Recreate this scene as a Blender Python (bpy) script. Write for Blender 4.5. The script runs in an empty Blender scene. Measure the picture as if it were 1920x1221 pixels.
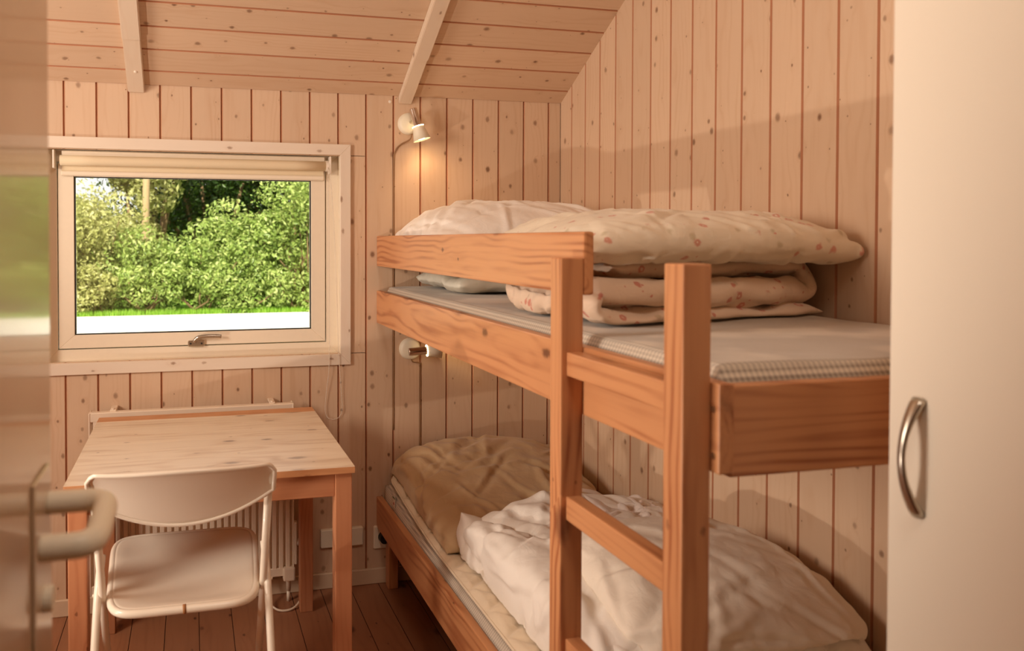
import bpy, bmesh, math, random
from mathutils import Vector, Matrix, Euler, noise
R = random.Random(7)
PI = math.pi
SC = bpy.context.scene
COL = SC.collection

# ---------------------------------------------------------------- camera
cam_d = bpy.data.cameras.new('camera'); cam = bpy.data.objects.new('camera', cam_d); COL.objects.link(cam)
YAW, PITCH, ROLL, FPX = .23756, -.01812, .00025, 1454.13
fw = Vector((math.sin(YAW)*math.cos(PITCH), math.cos(YAW)*math.cos(PITCH), math.sin(PITCH)))
rt = Vector((math.cos(YAW), -math.sin(YAW), 0)); up = rt.cross(fw)
rt, up = math.cos(ROLL)*rt+math.sin(ROLL)*up, -math.sin(ROLL)*rt+math.cos(ROLL)*up
mw = Matrix((rt, up, -fw)).transposed().to_4x4(); mw.translation = (0, 0, 1.35)
cam.matrix_world = mw
cam_d.sensor_width = 36; cam_d.sensor_fit = 'HORIZONTAL'
cam_d.lens = FPX/1920*36
cam_d.shift_x = (960-710.975)/1920
cam_d.shift_y = -(610.5-476.554)/1920
cam_d.clip_start = .02
cam_d.dof.use_dof = True; cam_d.dof.focus_distance = 3.0; cam_d.dof.aperture_fstop = 4.2
SC.camera = cam

# ---------------------------------------------------------------- light
SC.view_settings.view_transform = 'Standard'; SC.view_settings.look = 'None'
SC.view_settings.gamma = 1; SC.view_settings.use_curve_mapping = False
SC.view_settings.exposure = 0.0
SKY = 1.8; SUN = 9
W_LEFT = 50; W_KEY = 78; W_FILL = 9
w = bpy.data.worlds.new('World'); SC.world = w; w.use_nodes = True
nt = w.node_tree; nt.nodes.clear()
wo = nt.nodes.new('ShaderNodeOutputWorld'); wb = nt.nodes.new('ShaderNodeBackground')
sk = nt.nodes.new('ShaderNodeTexSky'); sk.sky_type = 'HOSEK_WILKIE'; sk.turbidity = 6; sk.ground_albedo = .5
sk.sun_direction = Vector((-.35, -.55, .76)).normalized()
mxw = nt.nodes.new('ShaderNodeMixRGB'); mxw.inputs[0].default_value = .6
mxw.inputs[2].default_value = (1.0, .97, .9, 1)
nt.links.new(sk.outputs[0], mxw.inputs[1]); nt.links.new(mxw.outputs[0], wb.inputs[0])
wb.inputs[1].default_value = SKY
nt.links.new(wb.outputs[0], wo.inputs[0])

def lamp(name, kind, loc, energy, color, target=None, **kw):
    d = bpy.data.lights.new(name, kind); d.energy = energy; d.color = color
    for k, v in kw.items(): setattr(d, k, v)
    o = bpy.data.objects.new(name, d); COL.objects.link(o); o.location = loc
    if target is not None:
        o.rotation_euler = (Vector(target)-Vector(loc)).to_track_quat('-Z', 'Y').to_euler()
    return o
WARM = (1.0, .893, .772)
lamp('sun', 'SUN', (0, -5, 10), SUN, (1, .93, .78), target=(3.2, 4.4, .3), angle=math.radians(.6))
lamp('area_light_left', 'AREA', (-1.84, 1.35, 1.7), W_LEFT, WARM, target=(1.0, 2.0, 1.25), shape='RECTANGLE', size=.8, size_y=.8)  # area light added for the unseen source at left; that wall has no window
lamp('key_lamp_left', 'SPOT', (-1.75, 1.5, .41), W_KEY, WARM, target=(1.2, 2.2, 2.35), shadow_soft_size=.025, spot_size=math.radians(74), spot_blend=.45)
lamp('camera_side_fill', 'AREA', (.35, .2, 2.65), W_FILL, WARM, target=(.1, 2.4, 1.2), shape='DISK', size=.5)  # added fill from behind the camera; no ceiling lamp is known there

# ---------------------------------------------------------------- helpers
WM = {}
def link(o, M, parent=None):
    COL.objects.link(o); WM[o] = M.copy()
    if parent is not None:
        o.parent = parent; o.matrix_basis = WM[parent].inverted() @ M
    else: o.matrix_basis = M
    return o
def T(x, y=None, z=None): return Matrix.Translation(x if y is None else (x, y, z))
def empty(name, loc, M=None):
    o = bpy.data.objects.new(name, None); o.empty_display_size = .1
    return link(o, M if M is not None else T(loc))
def tag(o, label=None, cat=None, group=None, kind=None):
    if label: o['label'] = label
    if cat: o['category'] = cat
    if group: o['group'] = group
    if kind: o['kind'] = kind
    return o
def mesh(name, verts, faces, mat, parent=None, M=None, smooth=False, smooth_angle=None):
    me = bpy.data.meshes.new(name); me.from_pydata([tuple(v) for v in verts], [], faces); me.update()
    return meshob(name, me, mat, parent, M, smooth)
def meshob(name, me, mat, parent=None, M=None, smooth=False):
    if mat: me.materials.append(mat)
    if smooth:
        for p in me.polygons: p.use_smooth = True
    o = bpy.data.objects.new(name, me)
    return link(o, M if M is not None else Matrix.Identity(4), parent)
def from_bm(name, bm, mat, parent=None, M=None, smooth=False):
    bmesh.ops.recalc_face_normals(bm, faces=bm.faces[:])
    me = bpy.data.meshes.new(name); bm.to_mesh(me); bm.free()
    return meshob(name, me, mat, parent, M, smooth)
AX = {'Z': Matrix.Identity(4), 'X': Matrix(((0,0,1,0),(1,0,0,0),(0,1,0,0),(0,0,0,1))), 'Y': Matrix(((0,1,0,0),(0,0,1,0),(1,0,0,0),(0,0,0,1)))}
def box(name, x, y, z, mat, parent=None, axis='Z', bev=.002, seg=1):
    """axis = the world axis the grain (local Z) follows"""
    c = Vector(((x[0]+x[1])/2, (y[0]+y[1])/2, (z[0]+z[1])/2))
    d = Vector((abs(x[1]-x[0]), abs(y[1]-y[0]), abs(z[1]-z[0])))
    A = AX[axis]; dl = A.inverted().to_3x3() @ d; dl = Vector([abs(k) for k in dl])
    bm = bmesh.new(); bmesh.ops.create_cube(bm, size=1)
    for v in bm.verts: v.co = Vector((v.co.x*dl.x, v.co.y*dl.y, v.co.z*dl.z))
    if bev: bmesh.ops.bevel(bm, geom=bm.edges[:], offset=min(bev, min(dl)*.45), segments=seg, affect='EDGES', profile=.6)
    return from_bm(name, bm, mat, parent, T(c) @ A)
def cyl(bm, p, q, r0, r1=None, n=16, caps=True):
    p, q = Vector(p), Vector(q); r1 = r0 if r1 is None else r1
    z = (q-p).normalized(); a = z.orthogonal().normalized(); b = z.cross(a)
    A = [bm.verts.new(p+r0*(math.cos(2*PI*i/n)*a+math.sin(2*PI*i/n)*b)) for i in range(n)]
    B = [bm.verts.new(q+r1*(math.cos(2*PI*i/n)*a+math.sin(2*PI*i/n)*b)) for i in range(n)]
    for i in range(n): bm.faces.new((A[i], A[(i+1)%n], B[(i+1)%n], B[i]))
    if caps: bm.faces.new(A[::-1]); bm.faces.new(B)
def tube(bm, pts, r, n=10, closed=False):
    pts = [Vector(p) for p in pts]; N = len(pts); rings = []
    prev = None
    for i, p in enumerate(pts):
        if closed: t = (pts[(i+1)%N]-pts[i-1]).normalized()
        else: t = (pts[min(i+1, N-1)]-pts[max(i-1, 0)]).normalized()
        if prev is None: a = t.orthogonal().normalized()
        else: a = (prev-t*prev.dot(t)).normalized()
        prev = a; b = t.cross(a)
        rr = r[i] if isinstance(r, (list, tuple)) else r
        rings.append([bm.verts.new(p+rr*(math.cos(2*PI*k/n)*a+math.sin(2*PI*k/n)*b)) for k in range(n)])
    for i in range(N if closed else N-1):
        A, B = rings[i], rings[(i+1)%N]
        for k in range(n): bm.faces.new((A[k], A[(k+1)%n], B[(k+1)%n], B[k]))
    if not closed: bm.faces.new(rings[0][::-1]); bm.faces.new(rings[-1])
def lathe(bm, prof, p, axis, n=24):
    """prof: list of (radius, dist along axis)"""
    p = Vector(p); z = Vector(axis).normalized(); a = z.orthogonal().normalized(); b = z.cross(a); rings = []
    for r, h in prof:
        rings.append([bm.verts.new(p+z*h+max(r, 1e-5)*(math.cos(2*PI*i/n)*a+math.sin(2*PI*i/n)*b)) for i in range(n)])
    for A, B in zip(rings, rings[1:]):
        for k in range(n): bm.faces.new((A[k], A[(k+1)%n], B[(k+1)%n], B[k]))
def smooth_pts(pts, n=6):
    pts = [Vector(p) for p in pts]; out = []
    for i in range(len(pts)-1):
        p0, p1, p2, p3 = pts[max(i-1, 0)], pts[i], pts[i+1], pts[min(i+2, len(pts)-1)]
        for k in range(n):
            t = k/n
            out.append(.5*((2*p1)+(-p0+p2)*t+(2*p0-5*p1+4*p2-p3)*t*t+(-p0+3*p1-3*p2+p3)*t**3))
    out.append(pts[-1]); return out

# ---------------------------------------------------------------- materials
def S(r, g, b):
    f = lambda c: ((c/255+.055)/1.055)**2.4 if c > 10 else c/255/12.92
    return (f(r), f(g), f(b), 1)
def newmat(name):
    m = bpy.data.materials.new(name); m.use_nodes = True; n = m.node_tree; n.nodes.clear()
    out = n.nodes.new('ShaderNodeOutputMaterial'); p = n.nodes.new('ShaderNodeBsdfPrincipled')
    n.links.new(p.outputs[0], out.inputs[0]); return m, n, p
def plain(name, col, rough=.5, metal=0, noise_amt=.04, scale=30, bump=0, spec=.5, coat=0):
    m, n, p = newmat(name)
    tc = n.nodes.new('ShaderNodeTexCoord'); nz = n.nodes.new('ShaderNodeTexNoise'); nz.inputs['Scale'].default_value = scale
    nz.inputs['Detail'].default_value = 4
    n.links.new(tc.outputs['Object'], nz.inputs['Vector'])
    mr = n.nodes.new('ShaderNodeMapRange'); mr.inputs['To Min'].default_value = 1-noise_amt; mr.inputs['To Max'].default_value = 1+noise_amt
    n.links.new(nz.outputs[0], mr.inputs[0])
    mx = n.nodes.new('ShaderNodeVectorMath'); mx.operation = 'MULTIPLY'; mx.inputs[0].default_value = col[:3]
    n.links.new(mr.outputs[0], mx.inputs[1]); n.links.new(mx.outputs[0], p.inputs['Base Color'])
    p.inputs['Roughness'].default_value = rough; p.inputs['Metallic'].default_value = metal
    p.inputs['Specular IOR Level'].default_value = spec; p.inputs['Coat Weight'].default_value = coat
    p.inputs['Coat Roughness'].default_value = .08
    if bump:
        b = n.nodes.new('ShaderNodeBump'); b.inputs['Strength'].default_value = bump; b.inputs['Distance'].default_value = .002
        n.links.new(nz.outputs[0], b.inputs['Height']); n.links.new(b.outputs[0], p.inputs['Normal'])
    return m
def wood(name, light, dark, knot, rings=70, ring_amt=.5, knot_scale=9., knot_r=.12, rough=.55, var=.08, bump=.15, streak=.35, zst=2.2, knot_z=.55, knot_y=1.0, ringz=1.0):
    m, n, p = newmat(name); N = n.nodes.new; L = n.links.new
    tc = N('ShaderNodeTexCoord'); oi = N('ShaderNodeObjectInfo')
    ofs = N('ShaderNodeVectorMath'); ofs.operation = 'SCALE'; ofs.inputs[0].default_value = (3.1, 2.3, 17.7); L(oi.outputs['Random'], ofs.inputs['Scale'])
    base = N('ShaderNodeVectorMath'); base.operation = 'ADD'; L(tc.outputs['Object'], base.inputs[0]); L(ofs.outputs[0], base.inputs[1])
    def mul(v, s):
        q = N('ShaderNodeVectorMath'); q.operation = 'MULTIPLY'; L(v, q.inputs[0]); q.inputs[1].default_value = s; return q.outputs[0]
    def math_(op, a, b=None, c=None, clamp=False):
        q = N('ShaderNodeMath'); q.operation = op; q.use_clamp = clamp
        for i, v in enumerate((a, b, c)):
            if v is None: continue
            if isinstance(v, (int, float)): q.inputs[i].default_value = v
            else: L(v, q.inputs[i])
        return q.outputs[0]
    # knots
    vo = N('ShaderNodeTexVoronoi'); vo.voronoi_dimensions = '2D'; vo.inputs['Scale'].default_value = 1; vo.inputs['Randomness'].default_value = 1
    sb = N('ShaderNodeSeparateXYZ'); L(mul(base.outputs[0], (knot_scale, knot_scale*knot_y, knot_scale*knot_z)), sb.inputs[0])
    cbn = N('ShaderNodeCombineXYZ'); L(math_('ADD', sb.outputs[0], sb.outputs[1]), cbn.inputs[0]); L(sb.outputs[2], cbn.inputs[1]); L(cbn.outputs[0], vo.inputs['Vector'])
    sepc = N('ShaderNodeSeparateColor'); L(vo.outputs['Color'], sepc.inputs[0])
    rad = math_('MULTIPLY', math_('POWER', sepc.outputs[0], 2.2), knot_r*1.25)
    nk = N('ShaderNodeTexNoise'); nk.inputs['Scale'].default_value = 120; nk.inputs['Detail'].default_value = 2; L(base.outputs[0], nk.inputs['Vector'])
    kd = math_('DIVIDE', math_('ADD', vo.outputs['Distance'], math_('MULTIPLY', math_('SUBTRACT', nk.outputs[0], .5), .05)), math_('ADD', rad, .014))
    kn = N('ShaderNodeMapRange'); kn.interpolation_type = 'SMOOTHSTEP'; L(kd, kn.inputs[0])
    kn.inputs['From Min'].default_value = 1.25; kn.inputs['From Max'].default_value = .35; kn.inputs['To Min'].default_value = 0; kn.inputs['To Max'].default_value = 1
    halo = N('ShaderNodeMapRange'); halo.interpolation_type = 'SMOOTHSTEP'; L(vo.outputs['Distance'], halo.inputs[0])
    halo.inputs['From Min'].default_value = knot_r*3.2; halo.inputs['From Max'].default_value = 0; halo.inputs['To Min'].default_value = 0; halo.inputs['To Max'].default_value = 1
    halw = math_('MULTIPLY', halo.outputs[0], sepc.outputs[0])
    # growth rings: distance from a pith line, bent by slow noise along the grain
    nz = N('ShaderNodeTexNoise'); nz.inputs['Scale'].default_value = 1; nz.inputs['Detail'].default_value = 2
    L(mul(base.outputs[0], (7, 7, zst)), nz.inputs['Vector'])
    sx = N('ShaderNodeSeparateXYZ'); L(tc.outputs['Object'], sx.inputs[0])
    ox = math_('ADD', sx.outputs[0], math_('MULTIPLY', math_('SUBTRACT', oi.outputs['Random'], .5), .10))
    oy = math_('ADD', sx.outputs[1], math_('ADD', math_('MULTIPLY', math_('FRACT', math_('MULTIPLY', oi.outputs['Random'], 7.31)), .05), .015))
    d = math_('SQRT', math_('ADD', math_('MULTIPLY', ox, ox), math_('MULTIPLY', oy, oy)))
    d = math_('ADD', d, math_('MULTIPLY', nz.outputs[0], .10))
    d = math_('ADD', d, math_('MULTIPLY', halw, .02))
    ph = math_('MULTIPLY', d, rings*2*PI)
    wv = math_('MULTIPLY_ADD', math_('SINE', ph), .5, .5)
    wv = math_('POWER', wv, 2.2)
    n4 = N('ShaderNodeTexNoise'); n4.inputs['Scale'].default_value = 1; n4.inputs['Detail'].default_value = 2; L(mul(base.outputs[0], (22, 22, 3.1)), n4.inputs['Vector'])
    am = N('ShaderNodeMapRange'); L(n4.outputs[0], am.inputs[0]); am.inputs['From Min'].default_value = .38; am.inputs['From Max'].default_value = .62; am.inputs['To Min'].default_value = .15; am.inputs['To Max'].default_value = 1.0
    wv = math_('MULTIPLY', wv, am.outputs[0])
    # fine streaks
    n2 = N('ShaderNodeTexNoise'); n2.inputs['Scale'].default_value = 1; n2.inputs['Detail'].default_value = 5; n2.inputs['Roughness'].default_value = .6
    L(mul(base.outputs[0], (170, 170, zst*2.5)), n2.inputs['Vector'])
    n3 = N('ShaderNodeTexNoise'); n3.inputs['Scale'].default_value = 1; n3.inputs['Detail'].default_value = 3
    L(mul(base.outputs[0], (18, 18, 2.2)), n3.inputs['Vector'])
    g = math_('MULTIPLY', wv, ring_amt)
    g = math_('ADD', g, math_('MULTIPLY', math_('SUBTRACT', n2.outputs[0], .5), streak))
    g = math_('ADD', g, math_('MULTIPLY', math_('SUBTRACT', n3.outputs[0], .5), streak*1.3), clamp=False)
    g = math_('ADD', g, math_('MULTIPLY', halw, .25))
    g = math_('ADD', g, 0.0, clamp=True)
    mx = N('ShaderNodeMixRGB'); mx.inputs[1].default_value = light; mx.inputs[2].default_value = dark; L(g, mx.inputs[0])
    # board to board variation
    vr = N('ShaderNodeMapRange'); L(oi.outputs['Random'], vr.inputs[0]); vr.inputs['To Min'].default_value = 1-var; vr.inputs['To Max'].default_value = 1+var*.7
    vm = N('ShaderNodeVectorMath'); vm.operation = 'SCALE'; L(mx.outputs[0], vm.inputs[0]); L(vr.outputs[0], vm.inputs['Scale'])
    mk = N('ShaderNodeMixRGB'); L(math_('MULTIPLY', kn.outputs[0], math_('MULTIPLY_ADD', sepc.outputs[2], .45, .42)), mk.inputs[0]); L(vm.outputs[0], mk.inputs[1]); mk.inputs[2].default_value = knot
    L(mk.outputs[0], p.inputs['Base Color'])
    p.inputs['Roughness'].default_value = rough; p.inputs['Specular IOR Level'].default_value = .35
    b = N('ShaderNodeBump'); b.inputs['Strength'].default_value = bump; b.inputs['Distance'].default_value = .001
    L(math_('ADD', math_('MULTIPLY', n2.outputs[0], .7), math_('MULTIPLY', wv, .4)), b.inputs['Height']); L(b.outputs[0], p.inputs['Normal'])
    return m
M_WALL = wood('whitewashed_pine', S(214,182,152), S(197,156,121), S(112,74,50), rings=60, ring_amt=.3, knot_scale=12, knot_r=.085, streak=.4, var=.05, rough=.5, knot_y=.1, knot_z=.75)
M_GROOVE = plain('unpainted_groove', S(186,126,90), .7, noise_amt=.1)
M_FGROOVE = plain('floor_groove', S(70,36,22), .7, noise_amt=.1)
M_BACK = plain('groove_backing', S(120,66,42), .9)
M_RAFT = wood('rafter_pine', S(224,202,178), S(208,176,146), S(130,90,62), rings=40, ring_amt=.25, knot_scale=11, knot_r=.10, var=.03)
M_TRIM = wood('painted_trim', S(230,212,192), S(216,190,166), S(150,116,90), rings=40, ring_amt=.25, knot_scale=10, knot_r=.06, streak=.3, var=.03, rough=.4)
M_BUNK = wood('orange_pine', S(204,142,96), S(146,76,42), S(84,38,20), rings=58, ring_amt=.68, knot_scale=5.5, knot_r=.10, streak=.45, var=.05, rough=.36, zst=1.3)
M_TABLE = wood('table_leg_pine', S(192,130,92), S(156,88,56), S(96,46,26), rings=60, ring_amt=.35, knot_scale=6, knot_r=.03, streak=.4, rough=.4)
M_TOP = wood('worn_table_top', S(228,208,182), S(184,146,110), S(110,76,52), rings=40, ring_amt=.45, knot_scale=9, knot_r=.15, streak=.75, rough=.3, var=.04, knot_z=.5)
M_FLOOR = wood('floor_pine', S(160,108,76), S(128,78,52), S(56,28,18), rings=45, ring_amt=.3, knot_scale=9, knot_r=.10, rough=.4, var=.08, knot_y=.1)
M_WHITE = plain('white_lacquer', S(236,222,204), .35, noise_amt=.015)
M_CREAM = plain('cream_plastic', S(238,226,202), .45, noise_amt=.02)
M_SASH = plain('sash_paint', S(236,220,196), .4, noise_amt=.03, scale=60)
M_BASE = plain('baseboard_paint', S(214,186,156), .45, noise_amt=.04)
M_DOOR = plain('glossy_door_paint', S(206,178,146), .28, noise_amt=.01, coat=.9)
M_WARD = plain('wardrobe_laminate', S(240,226,206), .5, noise_amt=.02, scale=3)
M_CHAIR = plain('chair_enamel', S(240,226,206), .3, noise_amt=.03, scale=12, coat=.2)
M_RUST = plain('rust_brown', S(160,106,60), .7, noise_amt=.2)
M_RAD = plain('radiator_enamel', S(232,212,188), .35, noise_amt=.02)
M_NICK = plain('satin_nickel', S(190,180,165), .28, metal=1, noise_amt=.05)
M_CHROME = plain('chrome', S(225,215,205), .12, metal=1, noise_amt=.02)
M_DARK = plain('black_rubber', S(30,24,20), .6)
M_CORD = plain('cord_beige', S(150,112,76), .6)
M_BLACKCORD = plain('black_cord', S(28,22,20), .5)
M_BLIND = plain('blind_cloth', S(226,206,172), .8, noise_amt=.03, scale=400)
def emis(name, col, s):
    m = bpy.data.materials.new(name); m.use_nodes = True; n = m.node_tree; n.nodes.clear()
    e = n.nodes.new('ShaderNodeEmission'); e.inputs[0].default_value = col; e.inputs[1].default_value = s
    o = n.nodes.new('ShaderNodeOutputMaterial'); n.links.new(e.outputs[0], o.inputs[0]); return m
M_BULB = emis('lit_bulb', (1, .74, .40, 1), 26)
def glass():
    m = bpy.data.materials.new('window_glass'); m.use_nodes = True; n = m.node_tree; n.nodes.clear()
    o = n.nodes.new('ShaderNodeOutputMaterial'); mx = n.nodes.new('ShaderNodeMixShader'); t = n.nodes.new('ShaderNodeBsdfTransparent')
    t.inputs[0].default_value = (.97, .98, .96, 1)
    g = n.nodes.new('ShaderNodeBsdfGlossy'); g.inputs['Roughness'].default_value = .01; f = n.nodes.new('ShaderNodeFresnel'); f.inputs[0].default_value = 1.45
    n.links.new(f.outputs[0], mx.inputs[0]); n.links.new(t.outputs[0], mx.inputs[1]); n.links.new(g.outputs[0], mx.inputs[2]); n.links.new(mx.outputs[0], o.inputs[0])
    return m
M_GLASS = glass()

# ---------------------------------------------------------------- room constants
D, WX, ZC, SL = 2.952, 1.486, 1.913, math.tan(math.radians(30))
XL, YF = -1.9, .02
def ceil_z(y): return ZC+(D-y)*SL
OX0, OX1, OZ0, OZ1 = -.512, .559, .909, 1.677    # window opening

# ---------------------------------------------------------------- wooden shell
def plank(name, w, L, mat, parent, M, slope=0., t=.014, g=.0040, dep=.0050):
    """local: width along +X (0..w), face towards -Y, grain along Z (0..L); slope shortens the top end across x"""
    e = .0006; prof = [(e, t), (e, dep), (g, 0), (w-g, 0), (w-e, dep), (w-e, t)]
    vs = [(x, y, 0) for x, y in prof]+[(x, y, L+slope*x) for x, y in prof]
    n = len(prof)
    fs = [(i, (i+1) % n, (i+1) % n+n, i+n) for i in range(n)]+[tuple(range(n))[::-1], tuple(range(n, 2*n))]
    o = mesh(name, vs, fs, mat, parent, M)
    o.data.materials.append(M_GROOVE if mat is M_WALL else M_FGROOVE)
    for i in (0, 1, 3, 4): o.data.polygons[i].material_index = 1
    return o

def backing(name, x, y, z, mat, bev=0): return box(name, x, y, z, mat, bev=bev)
# back wall: four backing pieces joined in one mesh around the window opening
def holed_wall(name, X0, X1, Z0, Z1, hx0, hx1, hz0, hz1, y0, y1, mat):
    bm = bmesh.new()
    for (a, b, c, d) in ((X0, hx0, Z0, Z1), (hx1, X1, Z0, Z1), (hx0, hx1, Z0, hz0), (hx0, hx1, hz1, Z1)):
        r = bmesh.ops.create_cube(bm, size=1)
        for v in r['verts']: v.co = Vector(((a+b)/2+v.co.x*(b-a), (y0+y1)/2+v.co.y*(y1-y0), (c+d)/2+v.co.z*(d-c)))
    return from_bm(name, bm, mat)
TP = .014
wall_back = tag(holed_wall('wall_back', XL-.15, WX+.15, -.05, ZC+.02, OX0, OX1, OZ0, OZ1, D+TP, D+.16, M_BACK), kind='structure')
P0, PP = -.4389, .11011
k0 = math.ceil((XL-P0)/PP)-1
for k in range(k0, 19):
    a, b = P0+k*PP, P0+(k+1)*PP
    a2, b2 = max(a, XL), min(b, WX+.004)
    if b2-a2 < .01: continue
    zt = ceil_z(D)+.004
    if b2 > OX0 and a2 < OX1:
        plank('plank', b2-a2, OZ0+.002, M_WALL, wall_back, T(a2, D, 0))
        plank('plank', b2-a2, zt-OZ1+.002, M_WALL, wall_back, T(a2, D, OZ1-.002))
        if b2 > OX1: plank('plank', b2-OX1-.002, OZ1-OZ0, M_WALL, wall_back, T(OX1+.002, D, OZ0))
        if a2 < OX0: plank('plank', OX0-a2-.002, OZ1-OZ0, M_WALL, wall_back, T(a2, D, OZ0))
    else:
        plank('plank', b2-a2, zt, M_WALL, wall_back, T(a2, D, 0))
def slope_wall(name, x0, x1, mat):
    vs = []
    for x in (x0, x1): vs += [(x, -1.6, -.05), (x, D+.1, -.05), (x, D+.1, ceil_z(D+.1)+.02), (x, -.4, ceil_z(-.4)+.02), (x, -1.6, ceil_z(-.4)+.02)]
    fs = [(0,1,2,3,4), (9,8,7,6,5)]+[(i, i+5, (i+1) % 5+5, (i+1) % 5) for i in range(5)]
    return tag(mesh(name, vs, fs, mat), kind='structure')
wall_right = slope_wall('wall_right', WX+TP, WX+.15, M_BACK)
# local X of these planks runs toward -Y (so they start at the corner), face towards -X
RB = Matrix(((0,1,0,0),(-1,0,0,0),(0,0,1,0),(0,0,0,1)))
yy, i = D, 0
edges = [D, D-.0989]
while edges[-1] > -.35: edges.append(edges[-1]-.1101)
for a, b in zip(edges, edges[1:]):
    plank('plank', a-b, ceil_z(a)+.004, M_WALL, wall_right, T(WX, a, 0) @ RB, slope=SL)
wall_left = slope_wall('wall_left', XL-.15, XL-TP, M_BACK)
LB = Matrix(((0,-1,0,0),(1,0,0,0),(0,0,1,0),(0,0,0,1)))
e2 = [0.04+.1104*k for k in range(27)]
for a, b in zip(e2, e2[1:]):
    if b > D: b = D
    plank('plank', b-a, ceil_z(a)+.004, M_WALL, wall_left, T(XL, a, 0) @ LB, slope=-SL)
# sloped ceiling; local frame: x = world X, s = up the slope
ceiling = tag(mesh('ceiling', [(XL-.15, D+.2, ceil_z(D+.2)+.02), (WX+.15, D+.2, ceil_z(D+.2)+.02), (WX+.15, -.4, ceil_z(-.4)+.02), (XL-.15, -.4, ceil_z(-.4)+.02),
    (XL-.15, D+.2, ceil_z(D+.2)+.16), (WX+.15, D+.2, ceil_z(D+.2)+.16), (WX+.15, -.4, ceil_z(-.4)+.16), (XL-.15, -.4, ceil_z(-.4)+.16)],
    [(0,1,2,3), (7,6,5,4), (0,4,5,1), (1,5,6,2), (2,6,7,3), (3,7,4,0)], M_BACK), kind='structure')
ca, sa = math.cos(math.radians(30)), math.sin(math.radians(30))
# columns: local x -> down the slope , local y -> out of the room (up), local z -> world X
CB = Matrix(((0, 0, 1, 0), (ca, sa, 0, 0), (-sa, ca, 0, 0), (0, 0, 0, 1)))
s = 0.0; se = [0.0, .078]
while se[-1] < 3.6: se.append(se[-1]+.1085)
for a, b in zip(se, se[1:]):
    org = Vector((XL, D-b*ca, ZC+b*sa))
    plank('plank', b-a, WX-XL+.005, M_WALL, ceiling, T(org) @ CB)
# rafters under the boards
def rafter(x0, x1, label, cut, dy=0.0):
    r = empty('rafter', (x0, D, ZC))
    tag(r, label, 'beam')
    F = T((x0+x1)/2, D, ZC) @ Matrix(((1,0,0,0),(0,-sa,-ca,0),(0,-ca,sa,0),(0,0,0,1)))  # local z up the slope, y = down out of ceiling
    F = T((x0+x1)/2, D, ZC) @ Matrix(((1, 0, 0, 0), (0, -sa, -ca, 0), (0, -ca, sa, 0), (0, 0, 0, 1)))
    w = (x1-x0)/2
    def seg(name, s0, s1, t, wx, plumb):
        vs = []
        for s_, pl in ((s0, plumb), (s1, False)):
            for x, y in ((-wx, -.001), (wx, -.001), (wx, t), (-wx, t)):
                z = s_
                if pl: z = s_-(-y*math.tan(math.radians(30)))*-1 if False else s_ - y*math.tan(math.radians(30))
                vs.append((x, y, z))
        fs = [(0,1,2,3), (7,6,5,4), (0,4,5,1), (1,5,6,2), (2,6,7,3), (3,7,4,0)]
        bm = bmesh.new(); bv = [bm.verts.new(v) for v in vs]
        for f in fs: bm.faces.new([bv[i] for i in f])
        bmesh.ops.bevel(bm, geom=bm.edges[:], offset=.0025, segments=2, affect='EDGES')
        return from_bm(name, bm, M_RAFT, r, F)
    seg('timber', .004, cut, .027, w, True)
    seg('timber', cut-.002, 3.3, .032, w*1.04, False)
    return r, F
r1, F1 = rafter(-.221, -.163, 'whitewashed rafter batten above the window, left of the two', .26)
bm = bmesh.new(); lathe(bm, [(.006, 0), (.006, .002), (.003, .004), (0, .004)], (0.004, .027, .1), (0, 1, 0), 10); from_bm('screw_cap', bm, M_WHITE, r1, F1)
r2, F2 = rafter(.792, .845, 'whitewashed rafter batten above the wall lamp and bunk bed', .24)
for x in (-1.23,): rafter(x, x+.056, 'whitewashed rafter batten nearest the left wall, beyond the open door', .3)

# floor
floor = tag(box('floor', (XL-.1, WX+.1), (-1.6, D+.1), (-.08, -.016), M_BACK, bev=0), kind='structure')
FBm = Matrix(((1,0,0,0),(0,0,1,0),(0,-1,0,0),(0,0,0,1)))  # local z -> +Y, face(-y) -> up
fx = -.208-.1145*15
while fx < WX:
    plank('floorboard', min(.1145, WX+.02-fx), D+.005+1.5, M_FLOOR, floor, T(fx, -1.5, 0) @ FBm, g=.0012, dep=.003)
    fx += .1145
# front wall with the doorway the camera stands in, and the small hall behind
tag(box('wall_front', (XL-.1, -.24), (-.12, YF), (0, 3.7), M_WALL, bev=0), kind='structure')
tag(box('wall_front_right', (.68, WX+.1), (-.12, YF), (0, 3.7), M_WALL, bev=0), kind='structure')
tag(box('wall_front_lintel', (-.24, .68), (-.12, YF), (2.06, 3.7), M_WALL, bev=0), kind='structure')
tag(box('wall_hall', (XL-.1, WX+.1), (-1.7, -1.6), (-.05, 3.7), M_WALL, bev=0), kind='structure')
tag(box('wall_hall_left', (XL-.15, XL-.05), (-1.7, 0), (-.05, 3.7), M_WALL, bev=0), kind='structure')
tag(box('ceiling_hall', (XL-.15, WX+.15), (-1.7, -.38), (3.55, 3.7), M_WHITE, bev=0), kind='structure')
# baseboards
def baseboard(name, x, y, axis):
    o = tag(box(name, x, y, (0, .061), M_BASE, axis=axis, bev=.003), kind='structure')
baseboard('baseboard_back', (XL, WX), (D-.014, D), 'X')
baseboard('baseboard_right', (WX-.014, WX), (0.05, D-.014), 'Y')
baseboard('baseboard_left', (XL, XL+.014), (0.05, D-.014), 'Y')

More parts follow.
